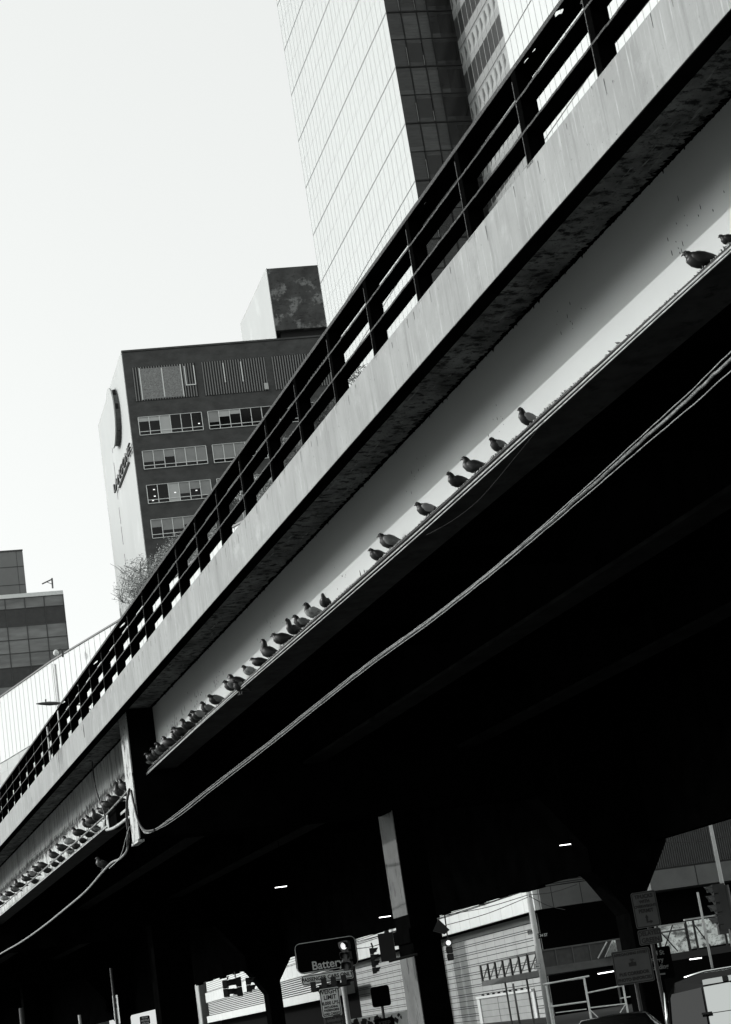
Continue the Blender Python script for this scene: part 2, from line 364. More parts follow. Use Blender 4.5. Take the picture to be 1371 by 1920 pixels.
# inner girders
for t in (11.7, 15.4):
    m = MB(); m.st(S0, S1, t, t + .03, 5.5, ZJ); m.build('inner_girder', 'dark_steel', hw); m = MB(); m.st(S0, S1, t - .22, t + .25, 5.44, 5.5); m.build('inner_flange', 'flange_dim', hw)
m = MB(); m.st(S0, 38.12, 19.6, 19.9, 2.80, ZJ); m.st(38.72, S1, 19.6, 19.9, 2.53, ZJ); m.st(97, S1, 19.55, 19.95, 1.85, 2.6)
random.seed(21); ss = 40                       # hangers and brackets along the far edge give it a ragged outline
while ss < 230:
    L = random.uniform(.3, 1.4); m.st(ss, ss + L, 19.62, 19.85, 2.53 - random.uniform(.02, .10), 2.531); ss += L + random.uniform(.4, 2.5)
m.build('far_girder', 'dark_steel', hw)
m = MB(); m.st(S0, S1, 8.30, 19.58, 6.86, 6.9); m.build('shade_liner', 'dark_steel', hw)  # near-black sheet added to stand for deep shade under the deck
# stiff cross members between the girders
m = MB()
for k in range(44):
    ss = S0 + 2 + k * 5.1
    m.st(ss, ss + .12, 8.65, 19.5, 6.0, 6.35)
m.build('cross_member', 'dark_steel', hw)
# frames
for i, fs in enumerate((5.3, 38.4, 71.5, 104.6, 137.7, 170.8)):
    a, b = fs - .35, fs + .40
    m = MB()
    prof = [(7.66, ZJ - .01), (7.66, 4.22), (16.9, 4.15), (18.0, 2.75), (18.6, 2.4), (19.45, 2.4), (19.7, 2.9), (19.7, ZJ - .01)]
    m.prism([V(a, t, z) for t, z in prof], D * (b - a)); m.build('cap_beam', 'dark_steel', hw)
    m = MB(); m.st(a - .01, b + .01, 7.63, 7.657, 4.24, ZJ - .02); m.build('cap_lit_end', 'cap_paint', hw)  # pale skin on the sunlit end alone, shaded faces painted near-black
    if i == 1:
        m = MB(); m.st(a + .0, b, 7.60, 7.74, 4.17, 4.215); m.build('cap_lit_end', 'cap_paint', hw)
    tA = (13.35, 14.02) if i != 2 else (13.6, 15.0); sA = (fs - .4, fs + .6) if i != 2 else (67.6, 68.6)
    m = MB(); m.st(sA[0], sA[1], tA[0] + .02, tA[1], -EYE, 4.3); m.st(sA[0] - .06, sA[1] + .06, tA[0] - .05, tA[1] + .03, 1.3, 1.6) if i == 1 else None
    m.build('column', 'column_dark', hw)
    if i == 1:
        m = MB(); m.st(sA[0] + .02, sA[1], tA[0], tA[0] + .02, 1.9, 4.2); m.st(sA[0] + .02, sA[1], tA[0], tA[0] + .02, -EYE, 1.02); m.build('column_lit_face', 'column_paint', hw)  # paler skin on the sunlit side alone puts sunlight into the colour
    m = MB(); m.prism([V(fs - .345, t_, z_) for t_, z_ in ((18.7, -EYE), (19.25, -EYE), (19.25, 1.7), (19.97, 2.75), (19.97, 3.2), (17.95, 3.2), (17.95, 2.3), (18.1, 2.15), (18.7, 1.25))], D * .75)
    m.build('column', 'column_dark', hw)

# ------------------------------------------------------------------ guard rail: posts, three plates
POST = [TF * (1.7047 + .2212 * k) for k in range(-6, 60)]
def plate(name, s0, s1, t0, t1, z0, th, holes, matn):
    """a horizontal steel plate with ragged rust holes; holes = lists of (s, t)"""
    cu = bpy.data.curves.new(name, 'CURVE'); cu.dimensions = '2D'; cu.fill_mode = 'BOTH'; cu.extrude = th / 2
    def loop(pts):
        sp = cu.splines.new('POLY'); sp.points.add(len(pts) - 1)
        for q, (a, b) in zip(sp.points, pts): q.co = (a, b, 0, 1)
        sp.use_cyclic_u = True
    loop([(s0, t0), (s1, t0), (s1, t1), (s0, t1)])
    for h in holes: loop(h)
    o = bpy.data.objects.new(name, cu); COL.objects.link(o); dg = bpy.context.evaluated_depsgraph_get(); dg.update()
    me = bpy.data.meshes.new_from_object(o.evaluated_get(dg)); bpy.data.objects.remove(o)
    mb = MB(); mb.v = [V(v.co.x, v.co.y, z0 + v.co.z) for v in me.vertices]; mb.f = [list(p.vertices) for p in me.polygons]; mb.m = [0] * len(mb.f)
    return mb.build(name, matn, hw)
random.seed(2)
def hole(px, py, ls, lt, z):
    c = at_z(px, py, z); s, t = c.dot(D), min(max(c.dot(T), TF + .05), TF + .2); n = 10
    return [(s + ls * .5 * math.cos(6.28 * i / n) * random.uniform(.55, 1.25), t + lt * .5 * math.sin(6.28 * i / n) * random.uniform(.6, 1.2)) for i in range(n)]
k4 = 300 / 1371; k5 = 400 / 1371; ZR1 = 8.17
holes = [hole(850 + 908 * k4, 108 * k4, .16, .08, ZR1), hole(850 + 690 * k4, 432 * k4, .13, .03, ZR1), hole(850 + 625 * k4, 517 * k4, .15, .03, ZR1),
         hole(850 + 1168 * k4, 12 * k4, .12, .07, ZR1), hole(798, 380, .12, .03, ZR1), hole(787, 397, .06, .03, ZR1)]
for (x, y) in ((785, 935), (745, 985), (668, 1097), (615, 1172), (510, 1312), (280, 1440)): holes.append(hole(x * k5, 900 + y * k5, .5, .07, ZR1))
SB = TF * 6.14                                  # break in the rail at the expansion joint
plate('top_rail', S0, SB, TF + .004, TF + .235, ZR1, .02, holes, 'black_steel')
plate('top_rail', SB + .9, 110, TF + .004, TF + .235, ZR1 - .01, .02, [], 'black_steel')
m = MB(); m.prism([V(SB, TF + .004, ZR1 - .01), V(SB, TF + .235, ZR1 - .01), V(SB + .9, TF + .235, ZR1 - .02), V(SB + .9, TF + .004, ZR1 - .02)], Z * .02); m.build('top_rail', 'black_steel', hw)
def edge(mb, s0, s1, z0, z1, wig):
    s = s0
    while s < s1:
        L = random.uniform(.05, .16) if s < 60 else 2.; e = min(s + L, s1)
        mb.box(V(s, TF - .004 - random.uniform(0, wig), z0 - random.uniform(0, wig)), D * (e - s), T * .008, Z * (z1 - z0)); s = e
m = MB(); edge(m, S0, SB, ZR1 - .012, ZR1 + .03, .001); m.build('lit_rail_edge', 'lit_rail_edge', hw); m = MB(); edge(m, SB + .9, 110, ZR1 - .022, ZR1 + .02, .001); m.build('lit_rail_edge', 'lit_rail_edge', hw)
for (z, t1) in ((7.868, .165), (7.53, .170)):
    m = MB(); m.st(S0, 110, TF + .004, TF + t1, z - .012, z + .014); m.st(S0, 110, TF + t1 - .012, TF + t1, z - .03, z - .012); m.build('middle_rail' if z > 7.6 else 'lower_rail', 'black_steel', hw)
    m = MB(); edge(m, S0, 110, z - .012, z + .008, .004); m.build('lit_rail_edge', 'lit_rail_edge', hw)
post_me = None
for i, s in enumerate(POST):
    if s > 108: break
    m = MB()                                    # tapered web plate with an outer flange and a foot plate
    o = V(s, TF, ZFT); m2 = MB()
    m.prism([V(-.055, .006, 0), V(-.055, .162, 0), V(-.055, .155, ZR1 - ZFT - .014), V(-.055, .006, ZR1 - ZFT - .014)], D * .012)
    m.box(V(-.10, .0, 0), D * .10, T * .008, Z * (ZR1 - ZFT - .016)); m.box(V(-.10, .160, 0), D * .10, T * .009, Z * (ZR1 - ZFT - .016)); m.box(V(-.12, -.0, -.03), D * .15, T * .19, Z * .028); m.cur = 1; m.box(V(-.008, -.003, 0), D * .012, T * .003, Z * (ZR1 - ZFT - .09)); m.cur = 0
    if post_me is None:
        p = m.build('rail_post', ['black_steel', 'lit_rail_edge'], hw, local=True); post_me = p.data; p.location = o + Z * EYE - hw.location
    else:
        p = bpy.data.objects.new('rail_post', post_me); COL.objects.link(p); p.parent = hw; p.location = o + Z * EYE - hw.location
# pale vertical pipe at the joint
m = MB(); c = V(SB + .15, TF + .02, ZFT); m.box(c, D * .12, T * .03, Z * .92); m.box(V(SB + 2.1, TF + .02, ZFT), D * .10, T * .03, Z * .9); m.build('joint_post', 'pole', hw)
# conduits behind the rail on the deck
m = MB()
for (a, b, tt, rr) in (((850 + 735 * k4, 805 * k4), (850 + 1150 * k4, 250 * k4), 8.4, .018), ((850 + 785 * k4, 1105 * k4), (850 + 1215 * k4, 565 * k4), 8.4, .02), ((850 + 700 * k4, 600 * k4), (850 + 1100 * k4, 20 * k4), 8.4, .005)):
    P, Q = at_t(*a, tt), at_t(*b, tt); d_ = (Q - P); m.tube([P - d_ * 1.2, P, Q, Q + d_ * 2], rr, 6)
m.build('deck_conduit', 'cable_dark', hw)

# ================================================================== CABLES
def sagline(pts, t, n=1): return [at_t(x, y, t) for x, y in pts]
def smooth_path(pts, n=6):
    out = []
    P = [pts[0]] + list(pts) + [pts[-1]]
    for i in range(1, len(P) - 2):
        for k in range(n):
            u = k / n; a, b, c, d = P[i - 1], P[i], P[i + 1], P[i + 2]
            out.append(.5 * ((2 * b) + (c - a) * u + (2 * a - 5 * b + 4 * c - d) * u * u + (3 * b - a - 3 * c + d) * u ** 3))
    return out + [pts[-1]]
def cable(pts, r, matn, label, cat='cable', name='hanging_cable', n=6, wig=0., group=None):
    pts = smooth_path(pts, 8); random.seed(len(label))
    if wig: pts = [p + T * random.uniform(-wig, wig) + Z * random.uniform(-wig, wig) for p in pts]
    m = MB(); m.tube([p for p in pts], r, n); o = m.build(name, matn, smooth=True); tag(o, label, cat, group); return o
GF = [V(s, 7.97, ZGB + .015) for s in (S0, 0, 6, 12, 18, 24, 30, 37.5)]
cable([V(s, 7.97, ZGB + .012 - .01 * (k % 2)) for k, s in enumerate((S0, 0, 5, 10, 15, 20, 25, 30, 34, 38.3, 39.2))], .012, 'cable_dark', 'dark cable lying tight along the outer edge of the girder ledge, uppermost of three')
cable([V(s, 7.955, ZGB - .035 - .02 * math.sin(k * 1.3)) for k, s in enumerate((S0, 0, 5, 10, 13, 16, 20, 24, 28, 32, 35, 38.3, 39.2))], .011, 'cable_pale', 'pale cable running just under the edge of the girder ledge, middle of three')
cable([V(s, 7.95, ZGB - .075 - .03 * math.sin(k * 1.1 + 1)) for k, s in enumerate((S0, 0, 5, 10, 13, 16, 20, 24, 28, 32, 35, 38.3, 39.2))], .008, 'cable_pale', 'thin pale cable drooping under the girder ledge, lowest of three')
cable([at_t(x, y, 7.93) for x, y in ((1020, 790), (960, 865), (900, 935), (850, 975), (800, 1003))], .0016, 'cable_dark', 'hair-thin wire sagging away from the girder ledge below the second pigeon')
# main sagging bundle under the girder, to the foot of the cap beam
B1 = [(1440, 620), (1371, 672), (1300, 740), (1200, 830), (1100, 920), (1000, 1007), (900, 1090), (800, 1168), (700, 1240), (600, 1318), (500, 1398), (400, 1475), (330, 1530), (290, 1556), (272, 1560), (262, 1545), (252, 1515), (245, 1483)]
cable([at_t(x, y, 7.58) for x, y in B1], .015, 'cable_grey', 'thick wrapped grey cable sagging across the dark underside, thickest of the hanging bundle', wig=.005)
cable([at_t(x, y - (4 if x > 300 else 1) - max(0, (x - 900)) * .018, 7.54) for x, y in B1], .0055, 'cable_grey', 'taut pale wire riding on top of the thick sagging cable', wig=.002)
cable([at_t(x, y + (5 if x > 300 else 2) + 1.0 * max(0, (x - 900) / 100) ** 1.9, 7.56) for x, y in B1], .0055, 'cable_grey', 'thin pale wire that splits off below the thick sagging cable at the right', wig=.002)
# pigeon wire along the second span, drop cables at the cap beam
PW = [(245, 1477), (229, 1495), (210, 1516), (187, 1539), (150, 1572), (117, 1600), (60, 1650), (0, 1702), (-60, 1752)]
cable([at_t(x, y, 7.86) for x, y in PW], .022, 'cable_grey', 'straight grey wire beyond the cap beam with a crowd of pigeons perched on it')
cable([at_t(x, y, 7.5) for x, y in ((243, 1480), (239, 1500), (238, 1530), (240, 1560), (240, 1585))], .030, 'cable_dark', 'knobbly dark cable hanging straight down beside the cap beam end', wig=.006)
cable([at_t(x, y, 7.45) for x, y in ((246, 1482), (252, 1510), (260, 1540), (272, 1557), (290, 1556))], .024, 'cable_dark', 'dark cable looping down in front of the pale cap beam end')
cable([at_t(x, y, 7.5) for x, y in ((240, 1575), (238, 1595), (225, 1610), (209, 1618), (190, 1638), (160, 1672), (120, 1706), (80, 1738), (40, 1766), (0, 1789), (-60, 1825))], .026, 'cable_grey', 'pale cable sagging down to the lower left corner from the cap beam')
cable([at_t(x, y, 7.42) for x, y in ((243, 1550), (236, 1572), (230, 1595), (222, 1612), (205, 1628))], .008, 'cable_pale', 'thin wire joining the sagging lower left cable near the cap beam')
cable([at_t(x, y, 7.8) for x, y in ((173, 1428), (175, 1448), (179, 1475), (186, 1498), (193, 1515), (197, 1530), (198, 1548))], .02, 'cable_dark', 'short dark cable curving down over the worn girder plate')
cable([at_t(x, y, 7.7) for x, y in ((200, 1556), (212, 1553), (225, 1545), (238, 1535), (252, 1528))], .035, 'cable_pale', 'stout pale pipe stub bending along the girder bottom left of the cap beam', 'pipe', 'bent_pipe')

# ------------------------------------------------------------------ droppings, twigs and feathers on the ledge
m = MB(); random.seed(13); s = 8.6
while s < 37.6:
    amp = .4 + .6 * abs(math.sin(s * 1.7) * math.sin(s * .61 + 1)); h = random.uniform(.012, .045) * amp; wd = random.uniform(.006, .022); tt = 8.0 + random.uniform(.0, .05); a = random.uniform(-.4, .4)
    m.prism([V(s, tt, ZGB + .05), V(s + wd, tt, ZGB + .05), V(s + wd * 1.05, tt, ZGB + .05 + h * .6), V(s + wd * (.6 + a * .4), tt, ZGB + .05 + h), V(s + wd * .1, tt, ZGB + .05 + h * .7)], T * random.uniform(.01, .05)); s += random.uniform(.003, .014)
tag(m.build('nest_litter', 'litter'), 'crumbly pale droppings and twigs along the girder ledge', 'litter', kind='stuff')
m = MB()
for (px, py, L) in ((1165, 637, .17), (1180, 626, .10), (1148, 657, .12), (1062, 745, .14), (676, 1072, .10), (683, 1068, .06)):
    c = V(at_t(px, py, 8.02).dot(D), 8.02, ZGB + .055)
    dz = .8 if px < 700 else .25
    m.prism([c, c + D * L * .5 * (1 - dz * .8) + Z * (.012 + L * dz * .6), c + D * L * (1 - dz * .8) + Z * (L * dz * 1.2 + .01), c + D * L * .6 * (1 - dz * .5) + Z * L * dz * .4], T * .006)
tag(m.build('loose_feathers', 'cable_dark'), 'few dark loose feathers and scraps stuck on the girder ledge', 'feathers', kind='stuff')

# ================================================================== PIGEONS
def pigeon(name, kind, neck):
    """prototype pigeon at the origin, feet on z=0, facing +x. neck: 0 hunched, 1 upright, 2 stretched"""
    root = bpy.data.objects.new(name, None); COL.objects.link(root); root.empty_display_size = .05
    nx, nz = ((.072, .142), (.068, .168), (.062, .205))[neck]
    sp = [(-.175, .052, .012, .005), (-.135, .060, .024, .009), (-.100, .070, .034, .020), (-.065, .082, .050, .040), (-.025, .092, .060, .054), (.012, .098, .062, .060),
          (.042, .108, .053, .056), (.060, .122 + .003 * neck, .044, .047), (nx - .006, .134 + .010 * neck, .034, .036), (nx - .002, nz - .008, .027, .029), (nx + .008, nz + .004, .0235, .0255), (nx + .020, nz + .009, .021, .0225), (nx + .031, nz + .006, .014, .0145), (nx + .037, nz + .003, .006, .006)]
    rings = []
    for i, (x, z, w_, h_) in enumerate(sp):
        a, b = sp[max(i - 1, 0)], sp[min(i + 1, len(sp) - 1)]; tx, tz = b[0] - a[0], b[1] - a[1]; L = math.hypot(tx, tz); tx /= L; tz /= L
        rings.append([(x - tz * math.sin(q) * h_, math.cos(q) * w_, z + tx * math.sin(q) * h_) for q in [2 * math.pi * j / 16 for j in range(16)]])
    body, neckm, wing = {'dark': ('pg_dark', 'pg_head', 'pg_dark'), 'mid': ('pg_mid', 'pg_head', 'pg_mid'), 'bar': ('pg_mid', 'pg_head', 'pg_bar'), 'pale': ('pg_pale', 'pg_dark', 'pg_pale'), 'wing': ('pg_mid', 'pg_dark', 'pg_wing')}[kind]
    m = MB(); m.rings(rings); n = 16
    for i in range(len(m.f)): m.m[i] = 1 if i // n >= 7 else 0
    m.m[-2] = 0; m.m[-1] = 1
    m.build('body', [body, neckm], root, local=True, smooth=True)
    for sy in (-1, 1):
        wr = []
        for (x, z, w_, h_) in ((-.158, .066, .004, .008), (-.125, .073, .008, .018), (-.08, .083, .010, .032), (-.03, .093, .011, .041), (.02, .100, .010, .040), (.05, .108, .007, .028), (.062, .112, .003, .012)):
            yb = {-.158: .014, -.125: .026, -.08: .044, -.03: .057, .02: .060, .05: .049, .062: .043}[x]
            wr.append([(x + math.sin(q) * h_ * .15, sy * (yb + math.cos(q) * w_ - abs(math.sin(q)) * w_ * .7), z + math.sin(q) * h_) for q in [2 * math.pi * j / 12 for j in range(12)]])
        if sy < 0: wr = [r[::-1] for r in wr]
        m = MB(); m.rings(wr); m.build('wing', wing, root, local=True, smooth=True)
        m = MB(); m.tube([(.005, sy * .022, .062), (.0, sy * .022, .03), (.004, sy * .022, .006)], .0045, 6); m.tube([(-.014, sy * .022, .004), (.028, sy * .022, .004)], .003, 5); m.tube([(.004, sy * .022, .004), (.022, sy * (.022 + .014), .004)], .0026, 5)
        m.build('leg', 'pg_leg', root, local=True)
        m = MB(); m.tube([(nx + .019, sy * .017, nz + .012), (nx + .019, sy * .0215, nz + .0125)], .0036, 8); m.build('eye', 'eye', root, local=True)
    m = MB(); m.tube([(nx + .034, 0, nz + .003), (nx + .043, 0, nz - .002), (nx + .048, 0, nz - .009)], [.006, .0042, .001], 8); m.build('beak', 'beak', root, local=True, smooth=True)
    return root
protos = {}
def add_pigeon(pos, kind, neck, yaw, size, label, group, pitch=0):
    key = (kind, neck)
    if key not in protos: r = protos[key] = pigeon('pigeon', kind, neck)
    else: r = copy_tree(protos[key])
    r.location = pos + Z * EYE; r.rotation_euler = (0, R(pitch), R(180 + yaw)); rj = random.Random(label); j = rj.uniform(-18, 18); sc_ = size * 1.30 * rj.uniform(.93, 1.07)
    r.rotation_euler = (0, R(pitch + rj.uniform(-9, 6)), R(180 + yaw + j)); r.scale = (sc_, sc_ * rj.uniform(.95, 1.1), sc_ * rj.uniform(.95, 1.08))
    r.name = 'pigeon'; tag(r, label, 'pigeon', group); return r
KN = {'dark': 'dark', 'mid': 'slate grey', 'bar': 'bar-winged grey', 'pale': 'pale mottled', 'wing': 'grey-winged'}
GL = 'pigeons in a row on the girder ledge'
ledge = [  # x in the photograph, kind, neck, yaw, size, label
 (1318, 'dark', 0, -4, 1.12, 'large black pigeon leaning forward on the ledge, the nearest whole bird at upper right'),
 (1371, 'dark', 0, 0, .55, 'dark pigeon mostly hidden, cut by the right edge of the picture'),
 (991, 'bar', 1, 14, .92, 'bar-winged grey pigeon with a dark head, alone on the ledge under the shadow line'),
 (936, 'wing', 0, 20, .92, 'crouched grey-winged pigeon, second below the lone bar-winged bird'),
 (891, 'mid', 1, 6, 1.0, 'mottled dark pigeon standing at the upper right of a close pair'),
 (862, 'dark', 1, 10, 1.0, 'plain black pigeon, lower left bird of the close pair under the shadow line'),
 (802, 'bar', 0, 28, 1.0, 'rounded bar-winged pigeon resting alone between two pairs'),
 (732, 'wing', 0, -10, 1.12, 'grey-winged pigeon with neck stretched out, upper bird of the pair at mid ledge'),
 (709, 'mid', 0, 20, .98, 'small dark-headed slate pigeon crouching, lower bird of the pair at mid ledge'),
 (612, 'mid', 1, 62, 1.0, 'hunched slate pigeon turned away, uppermost of the long middle group'),
 (588, 'pale', 1, 4, 1.12, 'pale-bodied pigeon with dark head, second of the long middle group'),
 (569, 'wing', 1, 14, 1.0, 'grey-winged pigeon looking left, third of the long middle group'),
 (554, 'mid', 2, 50, 1.05, 'upright slim pigeon with stretched neck, fourth of the long middle group'),
 (533, 'dark', 0, -14, 1.22, 'long black pigeon in full profile with its tail raised over the ledge'),
 (505, 'dark', 2, -8, 1.25, 'tall black pigeon standing with neck up next to a crouching one'),
 (489, 'dark', 0, 14, 1.0, 'crouching dark pigeon just left of the tall black one'),
 (469, 'pale', 0, 20, 1.05, 'whitish mottled pigeon with a dark head alone between dark birds'),
 (446, 'dark', 1, 2, 1.15, 'dark pigeon standing behind two lower birds in a cluster of three'),
 (436, 'wing', 0, 20, 1.1, 'grey and white pigeon at the left of the cluster of three'),
 (408, 'wing', 0, 35, 1.1, 'plump grey pigeon apart at the upper end of the last row'),
 (391, 'wing', 1, 25, 1.15, 'light grey-winged pigeon, second in the last row before the cap beam'),
 (377, 'bar', 0, 5, 1.15, 'bar-winged pigeon pointing its head left, third in the last row before the cap beam'),
 (369, 'mid', 0, 25, 1.1, 'slate pigeon tucked below the third bird of the last row'),
 (355, 'dark', 1, 15, 1.15, 'dark pigeon, fifth in the last row before the cap beam'),
 (341, 'dark', 0, 5, 1.2, 'bulky black pigeon, sixth in the last row before the cap beam'),
 (333, 'mid', 1, 40, 1.1, 'slate pigeon half hidden behind the bulky black one'),
 (320, 'dark', 1, 0, 1.25, 'wide black pigeon, eighth in the last row before the cap beam'),
 (309, 'mid', 1, 30, 1.15, 'slate pigeon beside the palest bird close to the cap beam'),
 (299, 'wing', 0, 20, 1.2, 'palest round pigeon close to the cap beam'),
 (289, 'mid', 0, 5, 1.2, 'grey pigeon second from the cap beam shadow'),
 (281, 'pale', 0, 25, 1.1, 'last mottled pigeon of the row, sitting in the cap beam shadow')]
for (x, kd, nk, yw, sz, lb) in ledge:
    y = 462 - .8995 * (x - 1371); s = at_t(x, y, 8.04).dot(D)
    # step s so the feet stand under the photographed bird
    for _ in range(12):
        Pz = V(s, 8.05, ZGB + .05); c = math.cos(PITCH); sn = math.sin(PITCH); f_ = Pz.y * c + Pz.z * sn; v_ = -Pz.y * sn + Pz.z * c
        X = F * Pz.x / f_; Y = F * v_ / f_; px = X * math.cos(ROLL) - Y * math.sin(ROLL) + 685.5; s += (px - x) * .012 * s / 17
    add_pigeon(V(s, 8.055, ZGB + .052), kd, nk, yw, sz, lb, GL)
# one bird on the cables in front of the cluster
add_pigeon(at_t(452, 1303, 7.955), 'wing', 0, 40, 1.1, 'grey-winged pigeon perched on the cables in front of the cluster of three', 'pigeons on cables')
GW = 'pigeons on the wire beyond the cap beam'
wire = [(254, 1472, 'dark', 1, 0, 'dark pigeon on the wire right in front of the pale cap beam end'),
 (235, 1488, 'dark', 1, -5, 'black pigeon bending towards the wire, second from the cap beam end'),
 (227, 1500, 'mid', 2, 30, 'dark pigeon with raised neck, third from the cap beam end'),
 (217, 1512, 'dark', 1, 20, 'black pigeon squeezed low between its neighbours on the wire, fourth from the cap beam end'),
 (205, 1521, 'mid', 0, 5, 'slate pigeon with its tail hanging right of the curved dark cable'),
 (196, 1532, 'wing', 0, 10, 'grey-winged pigeon, sixth from the cap beam end, tail hanging below the wire'),
 (184, 1545, 'mid', 2, 45, 'narrow dark pigeon standing tall just past the curved dark cable'),
 (174, 1551, 'dark', 1, -10, 'dark pigeon reaching its head to the left above a round one'),
 (166, 1558, 'wing', 1, 10, 'round grey pigeon on the wire above the three ledge birds'),
 (150, 1573, 'dark', 1, 5, 'black-bodied pigeon with grey breast apart on the wire'),
 (130, 1589, 'pale', 1, -5, 'pale-necked pigeon with a small dark head on the wire'),
 (118, 1602, 'mid', 0, 20, 'slate pigeon low on the wire below the pale-necked one'),
 (101, 1615, 'mid', 1, 5, 'dark pigeon leaning left over the wire at its middle'),
 (80, 1633, 'dark', 0, -10, 'black pigeon stretched along the wire left of the middle'),
 (73, 1640, 'mid', 0, 20, 'small slate pigeon under the stretched black one'),
 (62, 1650, 'bar', 0, 25, 'bar-winged pigeon in the lower left group'),
 (50, 1657, 'mid', 1, 10, 'slate pigeon in the lower left group next to the upright one'),
 (38, 1669, 'dark', 2, 20, 'upright black pigeon with raised neck in the lower left group'),
 (28, 1677, 'wing', 0, 20, 'grey-winged pigeon low down in the lower left group'),
 (18, 1685, 'dark', 0, 5, 'dark crouching pigeon near the left edge of the picture'),
 (8, 1693, 'pale', 1, 5, 'pale mottled pigeon near the left edge of the picture'),
 (-2, 1703, 'dark', 0, 5, 'black pigeon cut by the left edge of the picture')]
for (x, y, kd, nk, yw, lb) in wire: add_pigeon(at_t(x, y, 7.86) + Z * .01, kd, nk, yw, 1.22, lb, GW)
GB = 'pigeons on the lower girder ledge'
low = [(181, 'wing', 0, 10, 'grey-winged pigeon on the lower ledge, nearest the bearing block'), (170, 'mid', 0, 30, 'slate pigeon second from the bearing block on the lower ledge'), (157, 'dark', 1, 60, 'dark pigeon turned away, third from the bearing block'),
 (143, 'dark', 0, 5, 'black pigeon on the lower ledge right behind the pale-necked bird'), (132, 'pale', 0, 25, 'whitish pigeon on the lower ledge under the wire'), (115, 'mid', 0, 15, 'slate pigeon on the lower ledge, first past the whitish one'),
 (104, 'dark', 0, 20, 'black pigeon on the lower ledge, second past the whitish one'), (90, 'mid', 0, 10, 'slate pigeon on the lower ledge, third past the whitish one'), (66, 'dark', 0, 10, 'dark pigeon on the lower ledge under the lower left group')]
for (x, kd, nk, yw, lb) in low:
    c = at_t(x, 1568 + (190 - x) * .77, 8.13); add_pigeon(V(c.dot(D), 8.14, 5.347), kd, nk, yw, 1.1, lb, GB)
add_pigeon(at_t(193, 1635, 7.5) + Z * .03, 'mid', 1, 30, 1.2, 'single dim pigeon on the sagging lower left cable against the black underside', 'pigeons on cables')

# ================================================================== LIT STRIP LAMPS
GLm = 'strip lamps under the highway'
for (x, y, t, lb) in ((1060, 1584, 15.9, 'small lit strip lamp under the deck right of the big column'), (527, 1663, 14.9, 'small lit strip lamp under the deck left of the big column'),
                  (327, 1778, 17.3, 'small lit strip lamp farthest to the left in the dark underside'), (722, 1719, 18.0, 'tiny lit strip lamp just left of the peeling column')):
    c = at_t(x, y, t); r = thing('strip_lamp', lb, 'lamp', c, GLm)
    hw_ = .0030 * c.length * 1.12
    m = MB(); m.box(c - T * (hw_ + .03) + Z * .035 - D * .08, T * (2 * hw_ + .06), D * .16, Z * .06); m.tube([c + Z * .09 + T * .1, c + Z * (5.4 - c.z if c.z < 5.3 else .2) + T * .1], .012, 6); m.build('housing', 'dark_steel', r)
    m = MB(); m.tube([c - T * hw_, c + T * hw_], .011 * c.length / 50, 8); m.build('tube', 'lamp_on', r)

# ================================================================== BACKGROUND BUILDINGS
K = 1.2
def horiz(px, py, dist): p = at_d(px, py, dist); return Vector((p.x, p.y, 0))
GZ = -EYE
# ---- hospital: white end wall, grey brick front
HC = horiz(228, 658, 225 * K); k = K
hosp = thing('hospital_building', 'grey brick hospital block with a white end wall, round sign and rows of windows', 'building', HC + Z * GZ)
LF = Face(HC, 16.6, -T); NF = Face(HC, -78, -D)
top = 88.9 * k; Lw, Nw = 29.25 * k, 44 * k
def quadblock(mb, P, f1, L1, f2, L2, z0, z1):
    mb.prism([P + Z * z0, P + f1.U * L1 + Z * z0, P + f1.U * L1 + f2.U * L2 + Z * z0, P + f2.U * L2 + Z * z0], Z * (z1 - z0)); return mb
m = MB(); quadblock(m, HC + LF.U * .02 + NF.U * .02, LF, Lw - .04, NF, Nw - .04, GZ, top - .3); m.build('wall', 'ebrick', hosp)
m = MB(); LF.box(m, 0, Lw, GZ, top, -.02, .10); m.build('end_wall', 'white_render', hosp)
m = MB(); NF.box(m, -.05, Nw, top - .25, top + .05, -.3, .12); m.build('coping', 'ebrick', hosp)
# narrow slit windows in the white wall
for (u, z0, z1) in ((17.9, 76.7, 79.2), (17.95, 73.8, 76.2), (18.05, 70.2, 72.6), (18.1, 67.2, 69.8), (18.1, 63.2, 65.8), (17.7, 80.6, 82.6)):
    m = MB(); LF.box(m, (u - .16) * k, (u + .16) * k, z0 * k, z1 * k, .101, .13); m.build('slit_window', 'glass_dark', hosp)
# round sign: thick disc standing off the wall
ctr = LF.p(10.4 * k, 83.2 * k); rad_u, rad_z = 4.0 * k, 4.2 * k
def disc(mb, n0, n1, ru, rz, cu=0):
    mb.prism([ctr + LF.U * ru * math.cos(6.2832 * i / 36) + Z * rz * math.sin(6.2832 * i / 36) + LF.N * n0 for i in range(36)], LF.N * (n1 - n0)); return mb
m = MB(); disc(m, .1, .95, rad_u * .93, rad_z * .93); sg = m.build('round_sign', 'disc_edge', hosp)
m = MB(); disc(m, .95, 1.15, rad_u, rad_z); m.build('sign_face', 'disc', sg)
m = MB()
for q in (-.9, .0, .7): c = ctr - LF.U * rad_u * .935 * math.cos(q * .9) + Z * rad_z * .93 * math.sin(q * .9) + LF.N * .35; m.box(c - LF.U * .06, LF.U * .3, LF.N * .4, Z * .9)
m.build('service_hatch', 'slot', sg)
# individual letters standing off the wall (the name reads obliquely)
m = MB(); add_text(m, 'LANGONE', 1.75 * k, LF.p(9.2 * k, 75.3 * k, .5), -LF.U, Z, wide=2.2, depth=.3); m.build('wall_lettering', 'letter', hosp)
m = MB(); LF.box(m, 3.6 * k, 14.6 * k, 74.35 * k, 74.45 * k, .101, .5); m.build('letter_rail', 'letter', hosp)
